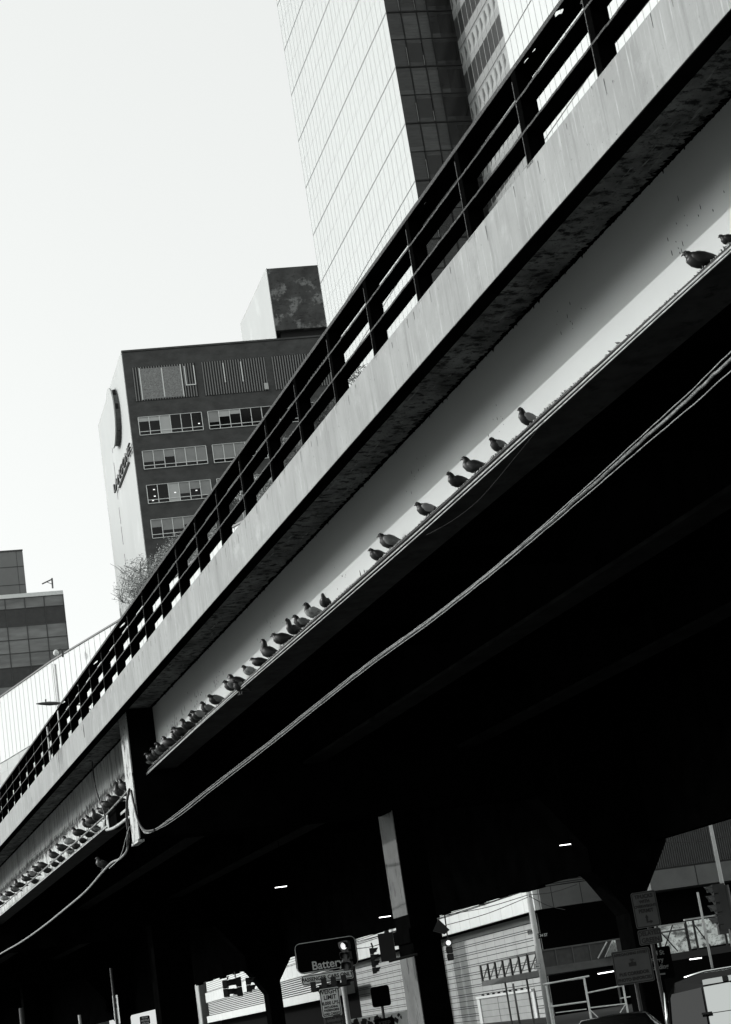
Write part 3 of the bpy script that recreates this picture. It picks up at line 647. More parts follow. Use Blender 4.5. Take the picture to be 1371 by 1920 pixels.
# upper louvred bays
bays = [(1.08, 9.5), (10.35, 19.0), (19.9, 28.3), (29.2, 37.5)]
random.seed(4)
for (a, b) in bays:
    a *= k; b *= k; z0, z1 = 81.55 * k, 86.42 * k
    m = MB(); NF.box(m, a, b, z0, z1, .0, .03); m.cur = 1; u = a + .06
    while u < b - .1: NF.box(m, u, u + .17, z0 + .05, z1 - .05, .031, .09); u += .42
    m.build('louvre_bay', ['louvre_dark', 'louvre'], hosp)
m = MB(); a, b = 1.95 * k, 7.45 * k; NF.box(m, a, b, 81.75 * k, 86.1 * k, .095, .13)
m.build('screen_panel', mat('perforated_screen', .22, .7, var=.5, vscale=5.), hosp)
m = MB()
for u, z0, z1 in ((1.95, 81.7, 86.2), (4.9, 81.9, 86.0), (7.45, 81.7, 86.3), (7.95, 83.3, 86.0), (9.2, 83.3, 86.0), (13.2, 83.2, 86.0), (15.6, 83.1, 86.0)): NF.box(m, u * k, (u + .13) * k, z0 * k, z1 * k, .135, .18)
NF.box(m, 7.95 * k, 9.3 * k, 83.2 * k, 83.33 * k, .185, .22); m.build('duct_frame', 'alu', hosp)
m = MB(); NF.box(m, 18.4 * k, 18.95 * k, 81.7 * k, 82.6 * k, .1, .3); m.build('vent_box', 'blind_pale', hosp)
# window rows
random.seed(12)
styles = {0: 'TTPDDD', 1: 'SSsBBB', 2: 'DDPSsB', 3: 'sSSsBB'}; styles2 = {0: 'StT' + 'DDD', 1: 'BBBSSB', 2: 'BBSBSs', 3: 'BSSBBs'}
for r in range(8):
    zt = (79.28 - 4.735 * r) * k; zb = zt - 2.45 * k
    for bi, (a, b) in enumerate(bays[:4]):
        a *= k; b *= k; n = 6; w_ = (b - a) / n
        fr = MB(); gl = MB()
        NF.box(gl, a, b, zb, zt, .0, .02)
        st = (styles if bi % 2 == 0 else styles2)[r % 4]
        for i in range(n):
            u0 = a + i * w_ + .06; u1 = a + (i + 1) * w_ - .06; c = st[i]; H = zt - zb
            frac = {'T': .25, 't': .35, 'D': 0, 'P': 1, 'S': .62, 's': .42, 'B': .80}[c]
            if frac: gl.cur = 2 if c == 'P' or (r == 0 and c in 'Tt') else 1; NF.box(gl, u0, u1, zt - H * frac + (.02 if frac < 1 else .0), zt - .03, .021, .03); gl.cur = 0
            NF.box(fr, a + i * w_ - .05, a + i * w_ + .05, zb, zt, .035, .14)
        NF.box(fr, b - .05, b + .05, zb, zt, .035, .14); NF.box(fr, a, b, zb - .08, zb, .0, .16); NF.box(fr, a, b, zt, zt + .06, .0, .16); NF.box(fr, a + .05, b - .05, zb + .17 * (zt - zb), zb + .17 * (zt - zb) + .09, .031, .1)
        f = gl.build('window_band', ['glass_dark', 'blind', 'blind_pale'], hosp); fr.build('frame', 'alu', f)
m = MB()
for (u, r, v) in ((8.9, 0, .35), (1.9, 2, .72), (1.9, 2, .35), (1.6, 2, .12), (7.4, 2, .45), (4.6, 2, .45)):
    NF.box(m, u * k, u * k + .3, (79.28 - 4.735 * r - 2.45 * (1 - v)) * k, (79.28 - 4.735 * r - 2.45 * (1 - v)) * k + .16, .031, .035)
m.build('room_light', mat('room_light', .8, .5, emit=.8), hosp)
# penthouse
PC = horiz(500, 503, 238 * K); LP = Face(PC, 16.9, -T); NP = Face(PC, -78.5, -D)
m = MB(); quadblock(m, PC + LP.U * .02 + NP.U * .02, LP, 20.3 * k, NP, 9.5 * k, 94.2 * k, 103.8 * k); ph = m.build('penthouse', 'stained', hosp)
m = MB(); LP.box(m, .0, 20.3 * k, 88 * k, 103.9 * k, -.02, .1); m.build('penthouse_wall', 'white_render', ph)
m = MB(); quadblock(m, PC + LP.U * 1 + NP.U * 1, LP, 18 * k, NP, 8 * k, 88 * k, 94.2 * k); m.build('penthouse_base', 'louvre_dark', ph)

# ---- white glass tower
TC = horiz(742, 127, 140 * K)
tow = thing('glass_tower', 'tall tower with a blank white glass side, dark glass front and side wing painted with reflected bands', 'tower', TC + Z * GZ)
TL = Face(TC, 16.6, -T); TN = Face(TC, -77.5, -D); IC = TC + TN.U * 6.0 * k; T2 = Face(IC, 16.6, -T)
ttop = 118 * k
m = MB(); quadblock(m, TC + TL.U * .03 + TN.U * .03, TL, 33.2 * k - .06, TN, 6.0 * k, 0, ttop); m.build('core', 'tg0', tow)
m = MB(); TL.box(m, 0, 33.2 * k, 0, ttop, -.02, .02); m.build('white_side', 'mirror_glass', tow)
m = MB(); m2 = MB(); zl = 77.76
for i in range(-12, 8):
    z = (77.76 + 5.45 * i) * k
    TL.box(m, 0, 33.2 * k, z - .045, z + .045, .021, .05); TL.box(m2, 0, 33.2 * k, z - 2.725 * k - .02, z - 2.725 * k + .02, .021, .03)
N_ = 26
for i in range(N_ + 1):
    u = 33.2 * k * i / N_; TL.box(m2, u - .04, u + .04, 0, ttop, .031, .036)
m.build('seam', 'seam_dark', tow); m2.build('seam', 'seam', tow)
# dark front: bands of panes
m = MB(); mu = MB(); random.seed(31)
us = [0, 1.30, 2.72, 3.75, 4.55, 6.0]
for i in range(-14, 8):
    zt = (77.76 + 5.45 * i) * k
    for h in range(2):
        z1 = zt - h * 2.725 * k; z0 = z1 - 2.725 * k
        for j in range(5):
            a, b = us[j] * k, us[j + 1] * k
            base = (2, 3, 3, 1, 0)[j] if h == 0 else (2, 1, 2, 0, 0)[j]
            if random.random() < .2: base = max(0, base - 1)
            m.cur = base; TN.box(m, a, b, z0 + .55, z1 - .5, .0, .03)
            m.cur = 3 if h == 0 else 2; m.cur = m.cur if j < 4 else 1
            TN.box(m, a, b, z0, z0 + .55, .0, .035); m.cur = 1 if j > 2 else 2; TN.box(m, a, b, z1 - .5, z1, .0, .035)
    TN.box(mu, 0, 6.0 * k, zt - .09, zt + .05, .036, .12); TN.box(mu, 0, 6.0 * k, zt - 2.725 * k - .04, zt - 2.725 * k + .03, .036, .09)
for j, u in enumerate(us[1:4]): TN.box(mu, u * k - .05, u * k + .05, 0, ttop, .121, .16)
m.build('dark_front', ['tg0', 'tg1', 'tg2', 'tg3'], tow); mu.build('mullion_grid', 'slot', tow)
m = MB(); random.seed(6)
for i in range(-8, 8):
    for u, L in ((1.30, .9), (2.72, .5)):
        zt = (77.76 + 5.45 * i) * k; TN.box(m, u * k - .14, u * k - .09, zt + .1, zt + L * 2.1 * k, .121, .17)
m.build('edge_trim', 'tband', tow)
# side wing, bands painted as a reflected building, then white standing for mirrored sky
Lb = -10.0 * k; Lend = -60 * k
m = MB(); m.prism([IC + Z * 0, IC + T2.U * Lend, IC + T2.U * Lend - T2.N * 18, IC - T2.N * 18], Z * (ttop * .93)); m.build('wing_core', 'tg1', tow)
m = MB(); T2.box(m, Lend, Lb, 0, ttop * .93, .0, .04); m.build('white_wing_side', 'arcw', tow)
m = MB(); random.seed(8)
for i in range(-14, 8):
    z = (73.72 + 5.43 * i) * k; P_ = 5.43 * k
    def bnd(c, f0, f1): m.cur = c; T2.box(m, Lb, -.02, z - P_ * f1, z - P_ * f0, .0, .03)
    bnd(0, 0, .06); bnd(0, .33, .46); bnd(1, .46, .84); bnd(0, .84, 1.0); m.cur = 2; T2.box(m, Lb, -.02, z - P_ * .33, z - P_ * .06, .0, .028)
    n = 9
    for q in range(n):
        a = Lb * (q + .12) / n; b = Lb * (q + .55) / n; zz0, zz1 = z - P_ * .32, z - P_ * .07
        m.cur = 3; m.prism([T2.p(a, zz0, .029), T2.p(b, zz0 + P_ * .10, .029), T2.p(a + (b - a) * .55, zz1, .029), T2.p(a, zz1, .029)], T2.N * .004)
m.build('reflection_bands', ['tband', 'tdark', 'tpane2', 'tpane'], tow)
m = MB(); m2 = MB()
for i in range(-14, 9):
    z = (73.72 + 5.43 * i) * k; T2.box(m, Lend, -.02, z - .05, z + .04, .045, .08)
for q in range(0, 61):
    u = Lb * q / 9.; 
    if u > Lend: T2.box(m2, u - .02, u + .02, 0, ttop * .93, .041, .07)
m.build('seam', 'seam_dark', tow); m2.build('seam', 'seam', tow)

# ---- grey glass block at the far left with its upper block
GC = horiz(118, 1106, 260 * K); GN = Face(GC, -72, -D)
gb = thing('glass_office_block', 'grey glass office block with streaked panes behind the white curved wall', 'building', GC + Z * GZ)
def G_(u, z): return u * k, z * k
m = MB(); m.prism([GN.p(-.02, GZ, -.05), GN.p(-40, GZ, -.05), GN.p(-40, GZ, -30), GN.p(-.02, GZ, -30)], Z * (66.0 * k - GZ)); m.build('core', 'gB', gb)
rows = [(66.0, 65.35, 0), (65.3, 63.72, 1), (63.7, 61.2, 2), (61.1, 59.15, 1), (59.05, 57.15, 1), (57.05, 55.1, 1), (55.0, 52.4, 2), (52.3, 50.3, 1), (50.2, 48.3, 1)]
m = MB()
for (z1, z0, c) in rows: m.cur = c; GN.box(m, -34, 0, z0 * k, z1 * k, 0, .05)
m.build('pane_band', ['alu', 'gA', 'gB'], gb)
m = MB()
for i in range(11): u = -.03 - i * 2.83 * k; GN.box(m, u - .14, u, 48 * k, 65.3 * k, .051, .2)
for (z1, z0, c) in rows[1:]: GN.box(m, -34, 0, z1 * k - .02, z1 * k + .10, .051, .16)
m.build('mullion_grid', 'gmul', gb)
UC = horiz(42, 1031, 275 * K); UN = Face(UC, -72, -D)
m = MB(); m.prism([UN.p(0, 66 * k), UN.p(-30, 66 * k), UN.p(-30, 66 * k, -16), UN.p(0, 66 * k, -16)], Z * (77.0 - 66) * k); ub = m.build('upper_block', 'gC', gb)
m = MB(); UN.box(m, -1.25, -1.18, 66 * k, 76.8 * k, .001, .04); UN.box(m, -30, 0, 74.3 * k, 74.42 * k, .001, .04); UN.box(m, -30, 0, 71.4 * k, 71.5 * k, .001, .04); UN.box(m, -30, .05, 76.85 * k, 77.1 * k, .05, .1); m.build('joint', 'gmul', ub)
# rooftop derrick
ac = at_d(99, 1103, 262 * K); an = thing('roof_crane', 'thin davit crane on the roof corner of the grey glass block', 'roof crane', ac)
pz = at_d(98, 1088, 262 * K); pe = at_d(79, 1095, 262 * K)
m = MB(); m.tube([ac, pz + Z * .4], .16, 6); m.build('mast', 'gmul', an)
m = MB(); m.tube([pz + Z * .2, pe], .12, 6); m.tube([ac + (pz - ac) * .5, pz + (pe - pz) * .5], .06, 6); m.build('arm', 'gmul', an)

# ---- white curved building with roof garden
ZA = 35.0
px = [(-120, 1385), (-60, 1348), (0, 1310), (50, 1275), (100, 1240), (165, 1201), (225, 1165), (300, 1110), (370, 1050), (437, 991), (510, 952), (600, 905), (700, 850)]
wp = [Vector((at_z(x, y, ZA).x, at_z(x, y, ZA).y, 0)) for x, y in px]
ZU = 16.0
cw = thing('curved_white_building', 'low curved building with white vertical cladding above pale stone courses', 'building', wp[4] + Z * GZ)
m = MB(); m.prism([p + Z * ZU for p in wp] + [wp[-1] + T * 26 + D * 6 + Z * ZU, wp[-1] + T * 26 + D * 70 + Z * ZU, wp[0] + T * 20 + D * 10 + Z * ZU], Z * (ZA - .4 - ZU)); m.build('core', 'arc2', cw)
up = MB(); lo = MB(); sm = MB(); cp = MB()
def wall_run(mb, z0, z1, n0, n1):
    for a, b in zip(wp[:-1], wp[1:]):
        d_ = (b - a).normalized(); nn = Vector((-d_.y, d_.x, 0)); nn = nn if nn.dot(-T) > 0 else -nn
        mb.box(a + Z * z0 + nn * n0, b - a, Z * (z1 - z0), nn * (n1 - n0))
wall_run(up, ZA - 6.2, ZA, .02, .10); wall_run(lo, ZU, ZA - 6.3, .02, .06); wall_run(cp, ZA, ZA + .14, -.1, .2)
for a, b in zip(wp[:-1], wp[1:]):
    d_ = (b - a); L = d_.length; d_.normalize(); nn = Vector((-d_.y, d_.x, 0)); nn = nn if nn.dot(-T) > 0 else -nn; q = .3
    while q < L:
        sm.box(a + d_ * q + Z * (ZA - 6.2) + nn * .101, d_ * .035, Z * 6.2, nn * .02); q += 1.15
    q = .5
    while q < L: sm.box(a + d_ * q + Z * ZU + nn * .061, d_ * .04, Z * 12.7, nn * .02); q += 3.6
    for c in range(12): sm.box(a + Z * (ZA - 7.2 - c * .95) + nn * .061, d_ * L, Z * .04, nn * .02)
for (px_, py_) in ((800, 1890), (330, 1900), (160, 1920)):
    c = at_d(px_, py_, 150); m = MB(); m.tube([Vector((c.x, c.y, GZ)), Vector((c.x, c.y, ZU))], .9, 16); m.build('support_column', 'column_dark', cw)
up.build('white_cladding', 'arcw', cw); lo.build('stone_courses', 'arc2', cw); cp.build('coping', 'gmul', cw); sm.build('seam', 'seam', cw)
m = MB(); 
for (x, y) in ((99, 1245), (103, 1245)):
    a = at_d(x, y, (wp[4]).length - .6); m.tube([a, a - Z * 9], .03, 5)
m.build('downpipe', 'gC', cw)
# dome camera on a bent arm, standing on the curved wall
cc = at_d(118, 1232, 158); dc = thing('security_camera', 'dome camera hanging from a short bent pole above the white curved wall', 'camera', cc)
p1, p2, p3, p4 = at_d(118, 1223, 158), at_d(115, 1218, 158), at_d(109, 1219, 158), at_d(105, 1222, 158)
m = MB(); m.tube(smooth_path([cc, p1, p2, p3, p4], 4), .09, 6); m.build('bent_pole', 'gmul', dc)
m = MB(); n = 8; rr = .26; m.rings([[p4 - Z * .1 + Vector((math.cos(6.283 * j / 12) * rr * math.sin(q), math.sin(6.283 * j / 12) * rr * math.sin(q), rr * math.cos(q) * 1.1)) for j in range(12)] for q in (.25, .7, 1.1, 1.57, 2.1, 2.6, 2.95)]); m.build('dome', 'globe', dc, smooth=True)

# ---- street lamp in front of the curved wall
lp = thing('street_lamp', 'flat-headed street lamp poking out left of the railing', 'street lamp', V(66, 21.6, -EYE))
arm1 = at_t(112, 1320, 12); LD_ = math.hypot(arm1.x, arm1.y); hd = at_d(68, 1321, LD_); base = at_d(190, 1330, LD_)
lp.location = Vector((base.x, base.y, ZFT + EYE))
m = MB(); m.tube([Vector((base.x, base.y, ZFT - .03)), base - Z * .5], .10, 8, .06); m.build('pole', 'pole', lp)
m = MB(); m.tube(smooth_path([base - Z * .5, base + (arm1 - base) * .4 + Z * .05, arm1], 5), .035, 6); m.build('arm', 'pole', lp)
ax = (hd - arm1).normalized(); sd = ax.cross(Z).normalized()
m = MB(); m.rings([[arm1 + ax * q + sd * w_ * math.cos(6.283 * j / 12) + Z * (h_ * math.sin(6.283 * j / 12) + .03) for j in range(12)] for (q, w_, h_) in [(a_ * (hd - arm1).length / 1.12, b_, c_) for a_, b_, c_ in ((-.05, .04, .04), (.15, .10, .07), (.5, .15, .085), (.9, .12, .05), (1.12, .05, .02))]]); m.build('lamp_head', 'sig_grey', lp, smooth=True)
m = MB(); q = arm1 + ax * .55 + Z * .11; m.tube([q, q + Z * .10], .03, 8); m.build('photocell', 'sig', lp)

# ---- trees on the roof garden behind the curved wall and by the tower
def tree(center, rad, hgt, base_z, label, nleaf, leafmat, seed, twigs=70, squash=1.0, group='trees behind the railing'):
    rnd = random.Random(seed); c = Vector(center); b = Vector((c.x, c.y, base_z)); r = thing('tree', label, 'tree', b, group)
    m = MB(); fork = b + Z * max(.8, (c.z - rad * .8 - base_z)); m.tube([b, (b + fork) * .5 + T * .15, fork], .26, 8, .17)
    tips = []
    for i in range(9):
        a = 6.283 * i / 9 + rnd.uniform(-.3, .3); e = c + Vector((math.cos(a) * rad * .55, math.sin(a) * rad * .55, rnd.uniform(-.1, .65) * rad * squash)); mid = (fork + e) * .5 + Vector((math.cos(a), math.sin(a), 0)) * rad * .12
        m.tube([fork, mid, e], .10, 6, .04); tips += [mid, e]
    for i in range(twigs):
        p = rnd.choice(tips); d_ = Vector((rnd.gauss(0, 1), rnd.gauss(0, 1), rnd.gauss(.5, .8))).normalized(); q = p + d_ * rad * rnd.uniform(.25, .6)
        m.tube([p, (p + q) * .5 + Z * .1, q], .03, 4, .012, cap=False)
        if len(tips) < 220 and (q - c).length < rad * .95: tips.append(q)
    m.build('trunk', 'bark', r)
    m = MB()
    for i in range(nleaf):
        p = rnd.choice(tips[9:]) + Vector((rnd.gauss(0, 1), rnd.gauss(0, 1), rnd.gauss(0, 1))) * rad * .10
        a = Vector((rnd.gauss(0, 1), rnd.gauss(0, 1), rnd.gauss(0, 1))).normalized(); bb = a.cross(Vector((rnd.gauss(0, 1), rnd.gauss(0, 1), rnd.gauss(0, 1)))).normalized(); s_ = rnd.uniform(.045, .11)
        m.poly([p, p + a * s_ + bb * s_ * .45, p + a * s_ * 1.9, p + a * s_ - bb * s_ * .45])
    m.build('crown', leafmat, r)
tree(at_d(280, 1100, 160), 3.0, 9, ZA - .4, 'thin-leaved young tree rising in front of the white hospital end wall', 7500, 'leaf', 1, 260)
tree(at_d(345, 1072, 158), 3.2, 9, ZA - .4, 'pale tree against the foot of the grey brick hospital front', 10000, 'leaf', 2, 260)
tree(at_d(405, 1030, 150), 2.2, 8, ZA - .4, 'light tree seen through the railing above the white curved roof', 8000, 'leaf', 3, 180)
tree(at_d(500, 945, 140), 2.6, 8, ZA - .4, 'leafy tree seen through the middle of the railing', 12000, 'leaf', 4, 180)
tree(at_d(565, 872, 138), 2.6, 8, ZA - .4, 'dense dark tree seen through the railing below the hospital windows', 15000, 'leaf_dark', 5, 140)
tree(at_d(628, 800, 134), 2.5, 9, ZA - .4, 'bushy dark tree through the railing right of the hospital', 15000, 'leaf_dark', 6, 140)
tree(at_d(690, 722, 128), 2.0, 9, ZA - .4, 'almost bare tree with thin branches left of the tower foot', 900, 'leaf', 7, 260)

# ---- panelled building on the corner of the street
EC = horiz(1013, 1703, 100 * K); EL = Face(EC, 15.4, -T); ER = Face(EC, -75.9, -D)
pb = thing('corner_building', 'flat-roofed corner building with pale fascia band over grooved cement panels', 'building', EC + Z * GZ)
U1 = 128 * k
m = MB(); m.prism([EL.p(5.3, GZ, -1.55), EL.p(U1, GZ, -1.55), EL.p(U1, GZ, -14), EL.p(5.3, GZ, -14)], Z * (13 - GZ)); m.build('core', 'recess', pb)
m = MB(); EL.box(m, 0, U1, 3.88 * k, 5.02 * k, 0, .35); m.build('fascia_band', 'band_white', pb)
m = MB()
for i in range(60):
    u = 2.2 + i * 2.6; 
    if u < U1: EL.box(m, u, u + .03, 3.88 * k, 5.02 * k, .351, .36)
m.build('panel_joint', 'seam', pb)
m = MB(); EL.box(m, 0, U1, 5.06 * k, 13, .0, .05)
m.cur = 1
for i in range(26):
    z = 5.16 * k + i * .26; EL.box(m, 0, U1, z, z + .05, .051, .055)
m.cur = 0
m.build('upper_strip', ['band_white', 'slot'], pb)
m = MB()
for u in (9.0, 22, 33, 45, 60): EL.box(m, u * k, u * k + .35, 5.0 * k, 5.6 * k, .36, .7)
m.build('bracket', 'slot', pb)
m = MB(); EL.box(m, 0, U1, 5.02 * k, 5.06 * k, .0, .40); m.build('gutter', 'slot', pb)
# siding, set back under the fascia
EF = EL; EL = Face(EC - EF.N * 1.5, 15.4, -T)
m = MB(); EL.box(m, 5.2, 52 * k, GZ, 3.87 * k, -.0, .05); m.build('siding', 'siding', pb)
m = MB(); z = 3.45 * k; pat = [.40, .14, .44, .16, .34]; i = 0
while z > GZ: EL.box(m, 5.2, 52 * k, z - .035, z + .012, .051, .06); z -= pat[i % 5] * 1.02; i += 1
m.build('siding_groove', 'slot', pb)
m = MB(); random.seed(2)
for i in range(24): u = 5.9 + i * 2.45; EL.box(m, u, u + .03, GZ, 3.5 * k, .0605, .064)
m.build('siding_joint', 'seam_dark', pb)
# roller door and surround
m = MB(); EL.box(m, 7.3 * k, 18.0 * k, GZ, -.30 * k, .066, .12); m.build('roller_door', 'door_metal', pb)
m = MB(); EL.box(m, 7.0 * k, 18.4 * k, -.30 * k, -.16 * k, .066, .3); EL.box(m, 17.9 * k, 18.5 * k, GZ, -.30 * k, .121, .2); EL.box(m, 6.9 * k, 7.35 * k, GZ, -.3 * k, .121, .2); m.build('door_surround', 'band_white', pb)
m = MB()
for i in range(9): EL.box(m, (7.9 + i * 1.15) * k, (8.1 + i * 1.15) * k, -.15 * k, -.06 * k, .07, .2)
for zz in (-.85, -1.3, -1.75): EL.box(m, 7.4 * k, 17.9 * k, zz, zz + .02, .121, .13)
for uu in (10.5, 14.2): EL.box(m, uu * k, uu * k + .03, GZ, -.4, .131, .14)
m.build('door_fixing', 'slot', pb)
EL = EF
# projecting block and lower band further along
m = MB(); EL.box(m, 47.9 * k, 53 * k, 1.55 * k, 2.45 * k, .0, .8); m.build('projecting_box', 'shade_panel', pb)
m = MB(); EL.box(m, 53.5 * k, U1, 1.55 * k, 2.3 * k, .0, .5); m.build('lower_band', 'band_white', pb)
m = MB(); m.cur = 0
EL.box(m, 55 * k, U1, 2.35 * k, 3.86 * k, -.1, -.02); m.cur = 1
for i in range(8): z = 2.42 * k + i * .19 * k; EL.box(m, 55 * k, U1, z, z + .085 * k, -.019, .10)
m.build('louvre_band', ['slot', 'band_white'], pb)
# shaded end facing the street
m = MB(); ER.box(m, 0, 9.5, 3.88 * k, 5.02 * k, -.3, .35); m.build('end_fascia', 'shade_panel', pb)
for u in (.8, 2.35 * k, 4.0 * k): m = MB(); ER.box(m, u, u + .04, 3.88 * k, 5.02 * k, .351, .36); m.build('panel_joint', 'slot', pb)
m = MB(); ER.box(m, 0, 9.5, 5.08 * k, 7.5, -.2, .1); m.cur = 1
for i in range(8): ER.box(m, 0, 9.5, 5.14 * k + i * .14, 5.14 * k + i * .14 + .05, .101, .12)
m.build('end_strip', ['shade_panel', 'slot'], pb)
m = MB(); ER.box(m, 1.3, 16, GZ, 3.86 * k, -5.4, -5.25); m.build('recessed_wall', 'recess', pb)

# ---- dark corrugated building at the right
RC = horiz(1215, 1650, 95 * K); RF = Face(RC, -68, -D)
rb = thing('corrugated_building', 'dark corrugated building above a grey panel band, right of the column', 'building', RC + Z * GZ)
Z1, Z2 = 3.70 * k, 4.70 * k
m = MB(); RF.box(m, -.0, 24, GZ, Z1, -3.2, -3.0); m.build('recessed_wall', 'recess', rb)
m = MB(); RF.box(m, 0, 24, Z1, Z2, -3, .2); m.build('panel_band', 'shade_panel', rb)
m = MB(); RF.box(m, 0, 24, Z2, Z2 + .10, -.2, .1); RF.box(m, 2.75 * k, 2.75 * k + .05, Z1, Z2, .201, .22); RF.box(m, 7 * k, 7 * k + .05, Z1, Z2, .201, .22); m.build('shadow_gap', 'slot', rb)
m = MB(); RF.box(m, 0, 24, Z2 + .10, 12, -3, 0); u = .05
while u < 24: RF.box(m, u, u + .07, Z2 + .12, 12, .001, .07); u += .16
m.build('corrugated_wall', 'corr', rb)

# ================================================================== STREET THINGS
# ---- sidewalk shed
SH = horiz(1010, 1800, 96); SL = Face(SH, 9, -T); SR = Face(SH, -74, -D)
sh = thing('sidewalk_shed', 'dark scaffold sidewalk shed with a parapet around the street corner', 'scaffold shed', SH + Z * GZ)
z0, z1, zf = .42, 1.66, .88 * .5 + .42
m = MB(); SL.box(m, 0, 17, .40, .72, -.1, .05); SR.box(m, 0, 5.4, .42, .80, -.1, .05); m.prism([SL.p(0, .40, -.1), SL.p(17, .40, -.1), SL.p(17, .40, -2.0), SR.p(5.4, .40, -2)], Z * .12); m.build('deck_edge', 'ply2', sh)
m = MB()
for i in range(8): m = MB(); SL.box(m, i * 2.35, i * 2.35 + .22, .72, 1.66, .0, .10); m.build('parapet_post', 'sig', sh)
m = MB(); SL.box(m, 0, 17, 1.60, 1.68, -.02, .06)
for i in range(7): a = SL.p(i * 2.35 + .2, 1.5, .05); b = SL.p(i * 2.35 + 2.2, .8, .05); m.tube([b, a], .035, 5)
m.build('parapet_rail', 'ply2', sh)
m = MB(); SR.box(m, 0, 4.9, .80, 1.62, -.05, .0); m.build('parapet_board', 'ply', sh)
m = MB()
for i in range(6): SR.box(m, i * .95, i * .95 + .05, .8, 1.64, .001, .05)
SR.box(m, 0, 8.4, 1.62, 1.70, -.05, .05); m.build('parapet_batten', 'ply2', sh)
m = MB()
for i, (f, u) in enumerate(((SL, 5.3), (SL, 11.5), (SR, .3), (SR, 4.2))): a = f.p(u, GZ, -.3); m = MB(); m.tube([a, f.p(u, .4, -.3)], .06, 6); m.build('shed_leg', 'sig_grey', sh)
# ---- backlit sheeting hoarding beyond the shed
hb = thing('sheeted_hoarding', 'hoarding of crumpled translucent sheets glowing in the sun at the right', 'hoarding', horiz(1237, 1760, 100) + Z * GZ)
HF = Face(horiz(1237, 1760, 100), -70, -D)
m = MB(); HF.box(m, -.9, 1.6, .52, 1.98, -.04, 0); HF.box(m, 1.75, 4.6, .60, 2.06, -.04, 0); HF.box(m, 4.75, 9, .60, 2.06, -.04, 0); m.build('sheet', 'sheeting', hb)
m = MB(); HF.box(m, -1.0, 1.65, 1.98, 2.06, -.06, .06); HF.box(m, 1.65, 9, 2.12, 2.20, -.06, .06); m.build('top_rail', 'pole', hb)
m = MB()
for u in (-.1, 1.63, 2.1, 3.9, 4.65, 6.5): HF.box(m, u, u + .10, .5, 2.1, .001, .08)
for a, b in ((-.1, .9), (.9, -.0), (2.1, 2.9), (3.9, 4.5)): m.tube([HF.p(a, 2.0, .05), HF.p(b, .6, .05)], .035, 5)
HF.box(m, -1.0, 9, .15, .52, -.1, .05); m.build('brace_frame', 'sig', hb)
gp = thing('glowing_sheet_gap', 'small bright leaning sheets at the end of the shed parapet', 'plastic sheet', horiz(1150, 1800, 97) + Z * 0)
GFc = Face(horiz(1142, 1800, 97), -74, -D)
m = MB(); m.prism([GFc.p(-.1, .85), GFc.p(.55, .88), GFc.p(.55, 1.62), GFc.p(.35, 1.62)], -GFc.N * .03); m.build('sheet', 'sheeting', gp)
m = MB(); m.tube([GFc.p(-.6, .85, .03), GFc.p(.05, 1.6, .03)], .04, 5); m.tube([GFc.p(-.2, .85, .03), GFc.p(.35, 1.6, .03)], .03, 5); m.build('strut', 'pole', gp)

# ---- scaffold tower (pale tubes)
sc = thing('scaffold_frame', 'pale tubular scaffold frame in front of the dark shed opening', 'scaffold', at_d(1060, 1900, 90) * Vector((1, 1, 0)).length * 0 + horiz(1060, 1900, 90) + Z * GZ)
def q(x, y, d=90): return at_d(x, y, d)
def dn(p, z=-EYE): return Vector((p.x, p.y, z))
for (a, b, rr) in (((1095, 1833), (1112, 1920), .055), ((1168, 1847), (1180, 1905), .05), ((1024, 1848), (1036, 1920), .05), ((1033, 1880), (1040, 1920), .035)):
    p = q(*a); e = q(*b); e = Vector((p.x, p.y, e.z)); m = MB(); m.tube([p, dn(p)], rr, 8); m.build('standard', 'scaf', sc)
for (a, b, rr) in (((1018, 1846), (1105, 1830), .045), ((1022, 1844), (1096, 1834), .03), ((1100, 1862), (1168, 1848), .04), ((1028, 1888), (1100, 1878), .045), ((1104, 1890), (1173, 1882), .035), ((1042, 1899), (1100, 1892), .025), ((1163, 1872), (1187, 1868), .03), ((1104, 1891), (1128, 1914), .03), ((1173, 1883), (1163, 1899), .03)):
    m = MB(); m.tube([q(*a), q(*b)], rr, 6); m.build('ledger', 'scaf', sc)
# lit strips under the shed
GS = 'tube lights under the sidewalk shed'
for (a, b, lb) in (((1121, 1826), (1151, 1821), 'bright tube light under the shed left of the camera sign'), ((1293, 1799), (1316, 1796), 'bright tube light far right, under the sheeted hoarding'), ((1211, 1918), (1229, 1914), 'dashed bright tube light at the bottom edge left of the van')):
    P, Q = q(*a, 99), q(*b, 99); m = MB(); r = thing('tube_light', lb, 'lamp', (P + Q) / 2, GS); m.tube([P, Q], .03, 6); m.build('tube', 'lamp_on', r); m = MB(); m.box(P + Z * .06 - Vector((0, .1, 0)), Q - P, Vector((0, .2, 0)), Z * .07); m.build('housing', 'sig', r)

